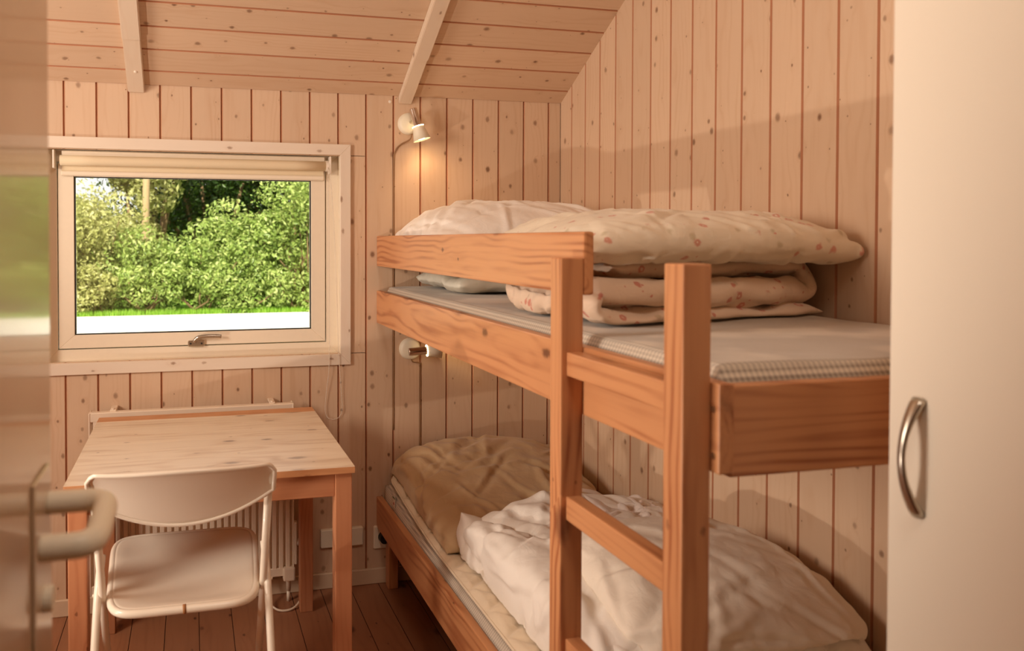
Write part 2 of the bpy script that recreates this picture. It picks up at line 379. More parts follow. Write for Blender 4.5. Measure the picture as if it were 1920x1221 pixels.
# ---------------------------------------------------------------- window
win = empty('window_1', (0, D, OZ0)); tag(win, kind='structure')
def mitre(name, a0, a1, b0, b1, y0, y1, mat, parent, g=0):
    """board between outer edge a0-a1 and inner edge b0-b1 (2D xz points), extruded y0..y1; grain along a0->a1"""
    a0, a1, b0, b1 = [Vector((p[0], 0, p[1])) for p in (a0, a1, b0, b1)]
    zc = (a1-a0).normalized(); yc = Vector((0, 1, 0)); xc = yc.cross(zc)
    M = Matrix((xc, yc, zc)).transposed().to_4x4(); M.translation = (a0+b0)/2
    Mi = M.inverted(); bm = bmesh.new()
    f = [bm.verts.new(Mi @ Vector((p.x, y0, p.z))) for p in (a0, a1, b1, b0)]
    k = [bm.verts.new(Mi @ Vector((p.x, y1, p.z))) for p in (a0, a1, b1, b0)]
    bm.faces.new(f); bm.faces.new(k[::-1])
    for i in range(4): bm.faces.new((f[i], k[i], k[(i+1) % 4], f[(i+1) % 4]))
    bmesh.ops.bevel(bm, geom=bm.edges[:], offset=.0012, segments=1, affect='EDGES')
    return from_bm(name, bm, mat, parent, M)
def frame4(name, o, i, y0, y1, mat, parent):
    (ox0, ox1, oz0, oz1), (ix0, ix1, iz0, iz1) = o, i
    for a0, a1, b0, b1 in (((ox0, oz1), (ox1, oz1), (ix0, iz1), (ix1, iz1)), ((ox1, oz1), (ox1, oz0), (ix1, iz1), (ix1, iz0)),
                           ((ox1, oz0), (ox0, oz0), (ix1, iz0), (ix0, iz0)), ((ox0, oz0), (ox0, oz1), (ix0, iz0), (ix0, iz1))):
        mitre(name, a0, a1, b0, b1, y0, y1, mat, parent)
frame4('casing_board', (OX0-.041, OX1+.040, OZ0-.042, OZ1+.041), (OX0, OX1, OZ0, OZ1), D-.012, D+.001, M_TRIM, win)
# reveal lining
frame4('lining_board', (OX0-.012, OX1+.012, OZ0-.012, OZ1+.012), (OX0+.0005, OX1-.0005, OZ0+.0005, OZ1-.0005), D-.001, D+.12, M_SASH, win)
FYy = D+.048
frame4('frame_bar', (OX0, OX1, OZ0, OZ1), (-.471, .512, .9505, 1.632), FYy, FYy+.07, M_SASH, win)
sash = frame4('sash_bar', (-.467, .508, .955, 1.628), (-.4135, .4535, 1.0035, 1.5805), FYy-.004, FYy+.05, M_SASH, win)
frame4('glazing_seal', (-.4140, .4540, 1.003, 1.581), (-.4100, .4500, 1.0065, 1.5775), FYy+.004, FYy+.02, M_DARK, win)
box('pane', (-.412, .452), (FYy+.014, FYy+.018), (1.005, 1.579), M_GLASS, win, bev=0)
# handle on the bottom rail
hb = box('catch_plate', (-.014, .047), (FYy-.014, FYy-.004), (.9495, .972), M_NICK, win, bev=.003)
for x in (-.004, .036):
    bm = bmesh.new(); cyl(bm, (x, FYy-.0155, .961), (x, FYy-.013, .961), .0035, n=10); from_bm('screw', bm, M_DARK, hb)
bm = bmesh.new()
tube(bm, smooth_pts([(.010, FYy-.016, .968), (.012, FYy-.020, .976), (.025, FYy-.026, .985), (.055, FYy-.028, .989), (.085, FYy-.028, .989), (.108, FYy-.027, .987)], 4), [.007]*8+[.0075]*8+[.007]*5, n=10)
for v in bm.verts: v.co.y = FYy-.02+(v.co.y-(FYy-.02))*.8
from_bm('handle', bm, M_NICK, win, smooth=True)

# roller blind (its own thing, hung in the reveal)
bl = empty('roller_blind', (0, D+.03, 1.64)); tag(bl, 'cream roller blind with a bead chain, rolled up at the top of the window', 'blind')
BY = D+.022
bm = bmesh.new(); tube(bm, [(-.456+i*.1205, BY, 1.636) for i in range(9)], .0185, n=20); from_bm('cloth_roll', bm, M_BLIND, bl, smooth=True)
box('head_rail', (-.452, .505), (BY+.004, BY+.018), (1.652, 1.672), M_SASH, bl, axis='X', bev=.003)
box('cloth_drop', (-.452, .500), (BY+.012, BY+.0135), (1.592, 1.64), M_BLIND, bl, axis='X', bev=0)
box('bottom_bar', (-.455, .503), (BY+.006, BY+.018), (1.581, 1.600), M_SASH, bl, axis='X', bev=.004)
for x in (-.479, .519):
    box('bracket', (x, x+.007), (D+.002, D+.045), (1.606, 1.672), M_WHITE, bl, bev=.0015)
bm = bmesh.new(); cyl(bm, (.506, BY, 1.636), (.519, BY, 1.636), .021, n=20); from_bm('chain_wheel', bm, M_WHITE, bl)
# bead chain: two strands from the wheel over the casing down to a loop
bm = bmesh.new(); cord = []
A = [(.512, BY-.02, 1.63), (.515, D-.002, 1.4), (.514, D-.016, 1.0), (.5125, D-.016, .86), (.507, D-.012, .80), (.500, D-.008, .73), (.499, D-.008, .69), (.508, D-.008, .665), (.530, D-.008, .656)]
B = [(.530, D-.008, .656), (.553, D-.008, .664), (.565, D-.008, .69), (.564, D-.008, .73), (.560, D-.010, .79), (.553, D-.016, .86), (.549, D-.016, .95), (.535, D-.002, 1.4), (.518, BY-.02, 1.63)]
line = smooth_pts(A, 12)[:-1]+smooth_pts(B, 12)
acc = 0; last = line[0]; beads = [line[0]]
for p in line[1:]:
    seg = (p-last).length
    while acc+seg >= .0062:
        t = (.0062-acc)/seg; last = last.lerp(p, t); beads.append(last.copy()); seg = (p-last).length; acc = 0
    acc += seg; last = p
for b in beads:
    r = bmesh.ops.create_icosphere(bm, subdivisions=1, radius=.0021)
    for v in r['verts']: v.co += b
tube(bm, line, .0006, n=4)
tag(from_bm('bead_chain', bm, M_WHITE, bl, smooth=True), kind='stuff')

# ---------------------------------------------------------------- bunk bed
bunk = empty('bunk_bed', (.704, .921, 0)); tag(bunk, 'orange pine bunk bed with ladder, built into the right-hand corner', 'bunk bed')
BX = .704
for (za, zb, lab) in ((1.026, 1.152, 'u'), (.222, .342, 'l')):
    box('side_rail', (BX, BX+.024), (.921, D-.001), (za, zb), M_BUNK, bunk, axis='Y', bev=.003, seg=2)
    box('wall_rail', (WX-.026, WX-.001), (.95, D-.03), (za, zb-.02), M_BUNK, bunk, axis='Y', bev=.002)
    box('end_board', (BX+.0242, WX-.001), (.930, .954), (za-.008, zb-.005), M_BUNK, bunk, axis='X', bev=.003, seg=2)
    box('end_board', (BX+.0245, WX-.03), (D-.026, D-.001), (za, zb-.02), M_BUNK, bunk, axis='X', bev=.002)
    for k in range(14):
        y = 1.0+k*.138
        box('bed_slat', (BX+.026, WX-.028), (y, y+.07), (za+.022, za+.040), M_BUNK, bunk, axis='X', bev=.002)
box('guard_rail', (BX, BX+.021), (1.302, D-.001), (1.248, 1.366), M_BUNK, bunk, axis='Y', bev=.005, seg=2)
for ya, yb in ((1.302, 1.347), (.939, .985)):
    box('ladder_post', (.659, .7035), (ya, yb), (0, 1.317), M_BUNK, bunk, bev=.003, seg=2)
for zt in (1.144, .877, .612, .347, .10):
    box('ladder_rung', (.670, .700), (.984, 1.303), (zt-.044, zt), M_BUNK, bunk, axis='Y', bev=.003, seg=2)
for z in (1.115, 1.050):
    bm = bmesh.new(); lathe(bm, [(.0, -.0015), (.0045, -.0015), (.0045, .002)], (BX, .933, z), (1, 0, 0), 12); from_bm('bolt', bm, M_NICK, bunk)
for y in (.94, D-.07):
    box('wall_leg', (WX-.07, WX-.027), (y+.016, y+.058), (0, .222), M_BUNK, bunk, bev=.003)
box('leg', (BX+.025, BX+.07), (.955, 1.0), (0, .222), M_BUNK, bunk, bev=.003)
box('leg', (BX+.03, BX+.07), (D-.075, D-.03), (0, .222), M_BUNK, bunk, bev=.003)

# ---------------------------------------------------------------- table
tb = empty('writing_table', (.058, 2.44, 0)); tag(tb, 'square pine table with worn pale top, pushed under the window', 'table')
ttop = empty('tabletop_boards', (0,0,0)); bpy.data.objects.remove(ttop)
TX0, TX1, TY0, TY1 = -.313, .430, 2.053, 2.825
nb = 8; wy = (TY1-TY0)/nb
M_EDGE = wood('bare_table_pine', S(206,146,100), S(170,104,64), S(100,56,32), rings=50, ring_amt=.4, knot_scale=7, knot_r=.05, streak=.4, rough=.4)
rows = [(TY0+k*wy, TY0+(k+1)*wy, M_TOP) for k in range(nb-1)]+[(TY0+(nb-1)*wy, TY1-.070, M_TOP), (TY1-.070, TY1, M_EDGE)]
for ya, yb, mt in rows:
    o = box('top_board', (TX0, TX1), (ya, yb-.0002), (.717, .735), mt, tb, axis='X', bev=.0006)
    o.data.materials.append(M_EDGE); A3 = AX['X'].to_3x3()
    for pl in o.data.polygons:
        if (A3 @ pl.normal).z < .5: pl.material_index = 1
for x0, x1 in ((.378, .425), (-.306, -.259)):
    for y0, y1 in ((2.068, 2.115), (2.772, 2.819)):
        box('leg', (x0, x1), (y0, y1), (0, .7165), M_TABLE, tb, bev=.003, seg=2)
box('apron', (-.259, .378), (2.074, 2.094), (.650, .7165), M_TABLE, tb, axis='X', bev=.002)
box('apron', (-.259, .378), (2.793, 2.813), (.650, .7165), M_TABLE, tb, axis='X', bev=.002)
for x in (-.300, .399): box('apron', (x, x+.02), (2.115, 2.772), (.650, .7165), M_TABLE, tb, axis='Y', bev=.002)

# ---------------------------------------------------------------- radiator behind the table
rd = empty('radiator', (0, 2.88, .1)); tag(rd, 'white ribbed panel radiator behind the table under the window', 'radiator')
RX0, RX1, RZ0, RZ1, RY = -.352, .368, .10, .744, 2.862
bm = bmesh.new(); nr = 28; pitch = (RX1-RX0-.02)/nr; prof = []
for k in range(nr):
    x = RX0+.01+k*pitch
    prof += [(x+pitch*.08, RY+.012), (x+pitch*.22, RY), (x+pitch*.72, RY), (x+pitch*.86, RY+.012)]
prof = [(RX0, RY+.006)]+prof+[(RX1, RY+.006)]
a = [bm.verts.new((x, y, RZ0+.03)) for x, y in prof]; b = [bm.verts.new((x, y, RZ1-.03)) for x, y in prof]
for i in range(len(prof)-1): bm.faces.new((a[i], a[i+1], b[i+1], b[i]))
back = [bm.verts.new((x, RY+.02, z)) for x, z in ((RX0, RZ0), (RX1, RZ0), (RX1, RZ1), (RX0, RZ1))]; bm.faces.new(back)
from_bm('ribbed_panel', bm, M_RAD, rd)
box('top_edge', (RX0, RX1), (RY-.001, RY+.030), (RZ1-.034, RZ1), M_RAD, rd, axis='X', bev=.003)
box('bottom_edge', (RX0, RX1), (RY-.001, RY+.030), (RZ0, RZ0+.032), M_RAD, rd, axis='X', bev=.003)
for x in (RX0, RX1-.006): box('side_cover', (x, x+.006), (RY-.003, RY+.055), (RZ0, RZ1), M_RAD, rd, bev=.002)
for x in (RX0+.07, RX1-.09):
    box('hanger', (x, x+.022), (RY+.012, D-.001), (RZ1-.002, RZ1+.006), M_RAD, rd, bev=.002)
    bm = bmesh.new(); cyl(bm, (x+.011, RY+.018, RZ1+.004), (x+.011, RY+.018, RZ1+.011), .006, n=10); from_bm('hanger_screw', bm, M_RAD, rd)
bm = bmesh.new(); cyl(bm, (RX1-.02, RY+.016, .155), (RX1-.02, RY+.016, .04), .009, n=14); cyl(bm, (RX1-.02, RY+.016, .04), (RX1-.02, RY+.016, 0), .007, n=14)
from_bm('supply_pipe', bm, M_RAD, rd, smooth=True)
box('valve_cover', (RX1-.042, RX1+.002), (RY-.014, RY+.03), (.085, .135), M_RAD, rd, bev=.006, seg=2)
bm = bmesh.new(); cyl(bm, (RX1+.002, RY+.01, .22), (RX1+.022, RY+.01, .22), .013, n=16); from_bm('thermostat_knob', bm, M_WHITE, rd, smooth=True)
box('valve_body', (RX1-.002, RX1+.012), (RY-.004, RY+.024), (.14, .30), M_RAD, rd, bev=.004)
bm = bmesh.new(); tube(bm, smooth_pts([(RX1-.1, 2.90, .085), (RX1-.11, 2.85, .04), (RX1-.07, 2.80, .008), (RX1-.01, 2.80, .008), (RX1+.03, 2.86, .03), (RX1+.02, 2.93, .05)], 8), .004, n=8)
tag(from_bm('heating_hose', bm, M_RAD, smooth=True), 'thin white hose curled on the floor below the radiator', 'hose')

# junction plate and socket
jp = box('cable_cover_box', (.480, .646), (D-.022, D), (.162, .232), M_CREAM, bev=.003); tag(jp, 'wide flat wall box low on the wall behind the table\'s right legs', 'wall box')
so = empty('wall_socket', (.724, D, .18)); tag(so, 'square wall socket beside the lower bed rail', 'socket')
box('plate', (.690, .760), (D-.014, D), (.137, .228), M_CREAM, so, bev=.004)
bm = bmesh.new(); cyl(bm, (.728, D-.045, .185), (.728, D-.014, .185), .019, .021, n=18); plug = tag(from_bm('plug', bm, M_DARK, smooth=False), 'dark round plug in the socket beside the lower bed rail', 'plug')
bm = bmesh.new(); tube(bm, smooth_pts([(.728, D-.044, .185), (.738, D-.060, .17), (.748, D-.055, .12), (.762, D-.045, .075), (.776, D-.04, .07), (.784, D-.035, .10), (.782, D-.03, .16), (.776, D-.028, .24), (.77, D-.028, .30)], 8), .0028, n=8)
from_bm('cord', bm, M_BLACKCORD, plug, smooth=True)

# ---------------------------------------------------------------- wall lamps
def wall_lamp(cx, cz, axis, off, label, cordpts, group, energy):
    e = empty('wall_lamp', (cx, D, cz)); tag(e, label, 'lamp')
    bm = bmesh.new(); lathe(bm, [(0, .024), (.032, .024), (.041, .018), (.043, 0)], (cx, D, cz), (0, -1, 0), 32); from_bm('wall_plate', bm, M_CREAM, e, smooth=True)
    c = Vector((cx+off[0], D-.066, cz+off[1])); ax = Vector(axis).normalized()
    bm = bmesh.new(); cyl(bm, (cx+off[0]*.3, D-.02, cz+off[1]*.3), c, .006, n=12); from_bm('swivel_arm', bm, M_NICK, e)
    bm = bmesh.new(); lathe(bm, [(0, -.040), (.0145, -.040), (.0155, -.038), (.0155, .028), (.016, .03)], c, ax, 28); from_bm('lamp_holder', bm, M_CHROME, e, smooth=False).data.polygons.foreach_set('use_smooth', [True]*112)
    bm = bmesh.new()
    lathe(bm, [(.0165, .028), (.021, .030), (.022, .036), (.0225, .038), (.034, .086), (.0335, .086), (.021, .040), (.014, .034)], c, ax, 32)
    sh = from_bm('shade', bm, M_CREAM, e, smooth=True)
    bm = bmesh.new()
    z = ax; a = z.orthogonal().normalized(); b = z.cross(a)
    for i in range(20):
        t = 2*PI*i/20; p = c+z*.031+(a*math.cos(t)+b*math.sin(t))*.0212
        r = bmesh.ops.create_icosphere(bm, subdivisions=1, radius=.0021)
        for v in r['verts']: v.co += p
    tag(from_bm('vent_glow_beads', bm, M_BULB, sh), kind='stuff')  # glowing beads stand in for bulb light leaking through the vents
    bm = bmesh.new(); bmesh.ops.create_icosphere(bm, subdivisions=3, radius=.024)
    for v in bm.verts: v.co = c+z*(.063+v.co.z*.9)+a*v.co.x+b*v.co.y
    from_bm('bulb', bm, M_BULB, e, smooth=True)
    bm = bmesh.new(); tube(bm, smooth_pts(cordpts, 6), .0028, n=8); from_bm('cord', bm, M_CORD, e, smooth=True)
    L = lamp('lamp_light', 'SPOT', c+z*.088, energy, (1, .66, .36), target=c+z*.5, spot_size=math.radians(135), spot_blend=.6, shadow_soft_size=.02)
    return e
g0 = P0+11*PP
wall_lamp(.832, 1.807, (.28, -.10, -1), (.012, .012), 'small chrome and cream wall spot lamp, lit, high on the wall below the right rafter',
    [(.842, D-.016, 1.768), (.835, D-.012, 1.745), (.80, D-.006, 1.725), (g0+.008, D-.003, 1.70), (g0, D-.001, 1.64), (g0, D-.001, 1.3), (g0, D-.001, 1.05), (g0, D-.001, .6)], 'x', 1.1)
wall_lamp(.838, .920, (1, -.10, .06), (.02, -.002), 'small chrome and cream wall spot lamp turned sideways, under the upper bunk',
    [(.842, D-.016, .880), (.85, D-.012, .868), (.88, D-.006, .862), (g0+PP-.003, D-.003, .850), (g0+PP, D-.001, .82), (g0+PP, D-.001, .6), (g0+PP, D-.001, .3)], 'x', .55)

# ---------------------------------------------------------------- open door at the left, wardrobe at the right
dr = empty('door_1', (-.15, .05, 0)); tag(dr, kind='structure')
box('leaf', (-.19, -.15), (.05, .905), (.008, 2.03), M_DOOR, dr, bev=.003)
for a, b in ((.35, .90), (1.12, 1.9)): pass
box('handle_plate', (-.150, -.1465), (.795, .875), (.948, 1.115), M_DOOR, dr, bev=.003)
HZ = 1.076
bm = bmesh.new()
tube(bm, smooth_pts([(-.148, .862, HZ), (-.120, .862, HZ), (-.105, .861, HZ), (-.092, .853, HZ), (-.087, .838, HZ), (-.086, .80, HZ), (-.086, .765, HZ), (-.088, .748, HZ), (-.096, .737, HZ), (-.108, .735, HZ), (-.132, .735, HZ)], 5), .0118, n=16)
hd = from_bm('handle', bm, M_CREAM, dr, smooth=True)
bm = bmesh.new(); cyl(bm, (-.150, .84, .985), (-.138, .84, .985), .013, n=16); from_bm('key_rose', bm, M_CREAM, dr)

wd = empty('wardrobe', (.88, .5, 0)); tag(wd, 'tall cream wardrobe at the right edge with a bow-shaped metal handle', 'wardrobe')
box('carcass', (.90, WX-.001), (.202, .818), (.06, 2.10), M_WARD, wd, bev=.002)
box('plinth', (.93, WX-.002), (.21, .81), (0, .06), M_WARD, wd, bev=.001)
wdoor = box('wardrobe_door', (.880, .898), (.20, .820), (.065, 2.095), M_WARD, wd, bev=.0015)
bm = bmesh.new()
pts = []
for k in range(25):
    t = k/24; z = 1.151-.143*t; x = .8795-.027*math.sin(PI*t)**.8 if 0 < t < 1 else .8795
    pts.append((x, .776, z))
tube(bm, pts, [.0062-.0030*math.sin(PI*k/24) for k in range(25)], n=12)
for v in bm.verts: v.co.y = .776+(v.co.y-.776)*1.6
from_bm('bow_handle', bm, M_NICK, wdoor, smooth=True)

# ---------------------------------------------------------------- folding chair
ch = empty('folding_chair', (-.02, 2.0, 0)); tag(ch, 'white metal folding chair pushed up to the table', 'chair')
CX = -.02
def leg_pts(sx, y0, z0, y1, z1, n=2): return [(CX+sx, y0+(y1-y0)*k/n, z0+(z1-z0)*k/n) for k in range(n+1)]
for s_ in (-1, 1):
    bm = bmesh.new(); tube(bm, leg_pts(s_*.198, 1.836, .806, 2.262, .006), .0098, n=14); from_bm('front_leg', bm, M_CHAIR, ch, smooth=True)
    bm = bmesh.new(); tube(bm, smooth_pts([(CX+s_*.205, 2.075, .545), (CX+s_*.208, 2.03, .49), (CX+s_*.2095, 1.985, .42), (CX+s_*.2095, 1.73, .006)], 5), .0098, n=14); from_bm('rear_leg', bm, M_CHAIR, ch, smooth=True)
    bm = bmesh.new(); cyl(bm, (CX+s_*.19, 2.018, .468), (CX+s_*.222, 2.018, .468), .004, n=10); from_bm('pivot_pin', bm, M_CHAIR, ch)
    bm = bmesh.new(); cyl(bm, (CX+s_*.198-.012*0, 1.862, .757), (CX+s_*.198, 1.851, .757), .0025, n=8); from_bm('rivet', bm, M_DARK, ch)
bm = bmesh.new(); tube(bm, [(CX-.198, 2.21, .1), (CX+.198, 2.21, .1)], .007, n=12); from_bm('front_crossbar', bm, M_CHAIR, ch, smooth=True)
bm = bmesh.new(); tube(bm, [(CX-.2095, 1.80, .12), (CX+.2095, 1.80, .12)], .007, n=12); from_bm('rear_crossbar', bm, M_CHAIR, ch, smooth=True)
# seat pan: rounded plan, dished top, rolled rim
def seat():
    bm = bmesh.new(); nu, nr_ = 72, 16
    yc, hy = 2.152, .208
    def outline(t):
        c, s_ = math.cos(t), math.sin(t); e = .30
        u = math.copysign(abs(c)**e, c); v = math.copysign(abs(s_)**e, s_)
        hw = .188+.012*v
        return CX+u*hw, yc+v*hy
    def zt(y): return .455+.030*(y-1.95)/.41
    rings = []
    for j in range(nr_+1):
        r = j/nr_; ring = []
        for i in range(nu):
            x, y = outline(2*PI*i/nu); x = CX+(x-CX)*r; y = yc+(y-yc)*r
            u, v = (x-CX)/.2, (y-yc)/hy
            dish = -.028*max(0, 1-(u/.86)**2)*max(0, min(1, (1-abs(v+.02)**2.2*1.05)))*(1 if v > -.75 else max(0, (v+1)/.25))
            ring.append(bm.verts.new((x, y, zt(y)+dish)))
            if j == 0: break
        rings.append(ring)
    for i in range(nu): bm.faces.new((rings[0][0], rings[1][i], rings[1][(i+1) % nu]))
    for j in range(1, nr_):
        for i in range(nu): bm.faces.new((rings[j][i], rings[j+1][i], rings[j+1][(i+1) % nu], rings[j][(i+1) % nu]))
    o = from_bm('seat', bm, M_CHAIR, ch, smooth=True)
    so_ = o.modifiers.new('t', 'SOLIDIFY'); so_.thickness = .002; so_.offset = -1
    bm = bmesh.new()
    pts = [(outline(2*PI*i/nu)[0], outline(2*PI*i/nu)[1], zt(outline(2*PI*i/nu)[1])-.009) for i in range(nu)]
    tube(bm, pts, .0105, n=12, closed=True)
    from_bm('seat_rim', bm, M_CHAIR, o, smooth=True)
    bm = bmesh.new(); tube(bm, [(CX-.004, 1.944, .4455), (CX+.004, 1.944, .4457)], .0111, n=14); from_bm('rusty_seam', bm, M_RUST, o, smooth=True)
    return o
seat()
def backrest():
    bm = bmesh.new(); nx, nz = 48, 12; grid = []; top = []; bot = []
    for i in range(nx+1):
        u = -1+2*i/nx; x = CX+u*.209
        yb = 1.828-.035*(1-u*u)                     # bowed towards the sitter's back
        zt = .832+.004*math.cos(PI*u)-.004*(1-u*u)
        au = abs(u); zt -= .020*max(0, (au-.90)/.10)**2
        zb = .755-.068*(1-au**2)**1.0
        col = []
        for j in range(nz+1):
            t = j/nz; z = zb+(zt-zb)*t
            lean = (z-.80)*-.53
            y = yb+lean+.006*math.cos(PI*(t-.5))
            col.append(bm.verts.new((x, y, z)))
        grid.append(col); top.append(col[-1].co.copy()); bot.append(col[0].co.copy())
    for i in range(nx):
        for j in range(nz): bm.faces.new((grid[i][j], grid[i+1][j], grid[i+1][j+1], grid[i][j+1]))
    o = from_bm('backrest', bm, M_CHAIR, ch, smooth=True)
    so_ = o.modifiers.new('t', 'SOLIDIFY'); so_.thickness = .002; so_.offset = 0
    bm = bmesh.new(); tube(bm, top+bot[::-1], .0052, n=8, closed=True)
    from_bm('backrest_rim', bm, M_CHAIR, o, smooth=True)
backrest()

# white screw cap high on the wall beside the rafter
bm = bmesh.new(); lathe(bm, [(0, .004), (.005, .003), (.0065, 0)], (.758, D, 1.900-.008), (0, -1, 0), 12); tag(from_bm('wall_screw_cap', bm, M_WHITE), 'tiny white screw cap on the wall beside the right rafter', 'cap')
# ---------------------------------------------------------------- soft goods: a small numpy cloth solver
import numpy as np
def fbm(x, y, seed, octs=4, f=1.0):
    rs = np.random.RandomState(seed); out = np.zeros_like(x); amp = 1.0
    for o in range(octs):
        tb_ = rs.rand(64, 64)*2-1
        X = x*f+17.3*o; Y = y*f+9.1*o; xi = np.floor(X).astype(int); yi = np.floor(Y).astype(int); u = X-xi; v = Y-yi
        u = u*u*(3-2*u); v = v*v*(3-2*v); g = lambda a, b: tb_[a % 64, b % 64]
        out += amp*((g(xi, yi)*(1-u)+g(xi+1, yi)*u)*(1-v)+(g(xi, yi+1)*(1-u)+g(xi+1, yi+1)*u)*v); amp *= .5; f *= 2
    return out
class HF:
    """height map of what already lies on a bed, for later pieces to rest on"""
    def __init__(s, x0, x1, y0, y1, z, n=.01):
        s.x0, s.y0, s.n = x0, y0, n; s.h = np.full((int((x1-x0)/n)+2, int((y1-y0)/n)+2), float(z))
        s.x1, s.y1 = x1, y1
    def __call__(s, x, y):
        i = np.clip(((x-s.x0)/s.n), 0, s.h.shape[0]-1.001); j = np.clip(((y-s.y0)/s.n), 0, s.h.shape[1]-1.001)
        a = i.astype(int); b = j.astype(int); u = i-a; v = j-b
        return (s.h[a, b]*(1-u)+s.h[a+1, b]*u)*(1-v)+(s.h[a, b+1]*(1-u)+s.h[a+1, b+1]*u)*v
    def add(s, P, sub=.0):
        i = np.round((P[..., 0]-s.x0)/s.n).astype(int).ravel(); j = np.round((P[..., 1]-s.y0)/s.n).astype(int).ravel(); z = P[..., 2].ravel()-sub
        for di in (-1, 0, 1):
            for dj in (-1, 0, 1):
                a = i+di; b = j+dj; ok = (a >= 0) & (b >= 0) & (a < s.h.shape[0]) & (b < s.h.shape[1]); np.maximum.at(s.h, (a[ok], b[ok]), z[ok])
def relax(P, Wr, Hr, hf, bounds, steps, press, grav, iters=3, bend=.05, shear=.35, dt=.01, damp=.86, seed=0, gap=.003, thick=.15):
    """P: (2, ny, nx, 3) double sheet joined along its border; rest size Wr x Hr"""
    _, ny, nx, _ = P.shape; lx, ly = Wr/(nx-1), Hr/(ny-1); ld = math.hypot(lx, ly); V = np.zeros_like(P)
    x0, x1, y0, y1 = bounds
    def con(A, B, L, k):
        d = B-A; n = np.sqrt((d*d).sum(-1, keepdims=True))+1e-9; c = d*((n-L)/n*.5*k); A += c; B -= c
    for st in range(steps):
        Q = P.copy()
        # pressure along normals
        dx = np.zeros_like(P); dy = np.zeros_like(P)
        dx[:, :, 1:-1] = P[:, :, 2:]-P[:, :, :-2]; dx[:, :, 0] = P[:, :, 1]-P[:, :, 0]; dx[:, :, -1] = P[:, :, -1]-P[:, :, -2]
        dy[:, 1:-1] = P[:, 2:]-P[:, :-2]; dy[:, 0] = P[:, 1]-P[:, 0]; dy[:, -1] = P[:, -1]-P[:, -2]
        N = np.cross(dx, dy); N /= np.sqrt((N*N).sum(-1, keepdims=True))+1e-9; N[1] *= -1
        sep = np.sqrt(((P[0]-P[1])**2).sum(-1)); tk = thick[0]*(1+thick[1]*np.linspace(-1, 1, ny)[:, None]) if isinstance(thick, tuple) else thick; pr = press*np.clip(1.0-sep/tk, -.4, 1)
        V += dt*(pr[None, ..., None]*N); V[..., 2] -= dt*grav; V *= damp
        P = P+dt*V
        for it in range(iters):
            for o in (0, 1):
                con(P[:, :, o:-1:2], P[:, :, o+1::2], lx, 1.); con(P[:, o:-1:2], P[:, o+1::2], ly, 1.)
            for o in (0, 1):
                con(P[:, :-1, o:-1:2], P[:, 1:, o+1::2], ld, shear); con(P[:, 1:, o:-1:2], P[:, :-1, o+1::2], ld, shear)
            if bend:
                for o in (0, 1, 2, 3):
                    a, b = P[:, :, o:-2:4], P[:, :, o+2::4]; m = min(a.shape[2], b.shape[2]); con(a[:, :, :m], b[:, :, :m], 2*lx, bend)
                    a, b = P[:, o:-2:4], P[:, o+2::4]; m = min(a.shape[1], b.shape[1]); con(a[:, :m], b[:, :m], 2*ly, bend)
            for sl in ((slice(None), 0), (slice(None), -1)):
                m = (P[0][sl]+P[1][sl])/2; P[0][sl] = m; P[1][sl] = m
                sl2 = (sl[1], slice(None)); m = (P[0][sl2]+P[1][sl2])/2; P[0][sl2] = m; P[1][sl2] = m
            np.clip(P[..., 0], x0, x1, out=P[..., 0]); np.clip(P[..., 1], y0, y1, out=P[..., 1])
            h = hf(P[..., 0], P[..., 1])+gap; h[0] += .001
            below = P[..., 2] < h; P[..., 2] = np.where(below, h, P[..., 2])
        P[0][..., 2] = np.maximum(P[0][..., 2], P[1][..., 2]-.02)
        V = (P-Q)/dt
        # friction on contact
        V[below] *= .4
        sp = np.sqrt((V*V).sum(-1, keepdims=True)); V *= np.minimum(1, 3.0/(sp+1e-6))
    return P
def upsample(P):
    _, ny, nx, _ = P.shape; Q = np.zeros((2, 2*ny-1, 2*nx-1, 3)); Q[:, ::2, ::2] = P
    Q[:, 1::2, ::2] = (P[:, 1:]+P[:, :-1])/2; Q[:, :, 1::2] = (Q[:, :, 2::2]+Q[:, :, :-1:2])/2; return Q
def double_mesh(name, P, mat, parent=None, subsurf=1, disp=None):
    _, ny, nx, _ = P.shape
    idx = np.arange(2*ny*nx).reshape(2, ny, nx); border = np.zeros((ny, nx), bool); border[0] = border[-1] = True; border[:, 0] = border[:, -1] = True
    idx[1][border] = idx[0][border]
    c = P.reshape(-1, 3).mean(0); vs = P.reshape(-1, 3)-c; used = np.unique(idx); remap = -np.ones(len(vs), int); remap[used] = np.arange(len(used)); idx = remap[idx]; vs = vs[used]
    f0 = np.stack([idx[0, :-1, :-1], idx[0, :-1, 1:], idx[0, 1:, 1:], idx[0, 1:, :-1]], -1).reshape(-1, 4)
    f1 = np.stack([idx[1, :-1, :-1], idx[1, 1:, :-1], idx[1, 1:, 1:], idx[1, :-1, 1:]], -1).reshape(-1, 4)
    F = np.concatenate([f0, f1]); me = bpy.data.meshes.new(name); me.from_pydata(vs.tolist(), [], F.tolist()); me.update()
    uv = me.uv_layers.new(name='UVMap'); U = np.zeros((2, ny, nx, 2)); yy_, xx_ = np.mgrid[0:ny, 0:nx]; U[..., 0] = xx_/(nx-1); U[..., 1] = yy_/(ny-1); U[1, ..., 0] += 1.0
    vu = np.zeros((2*ny*nx, 2)); vu = U.reshape(-1, 2)[used]
    li = np.zeros(len(me.loops), int); me.loops.foreach_get('vertex_index', li); uv.data.foreach_set('uv', vu[li].ravel())
    o = meshob(name, me, mat, parent, T(Vector(c.tolist())), smooth=True)
    if subsurf:
        s_ = o.modifiers.new('s', 'SUBSURF'); s_.levels = subsurf; s_.render_levels = subsurf
    return o
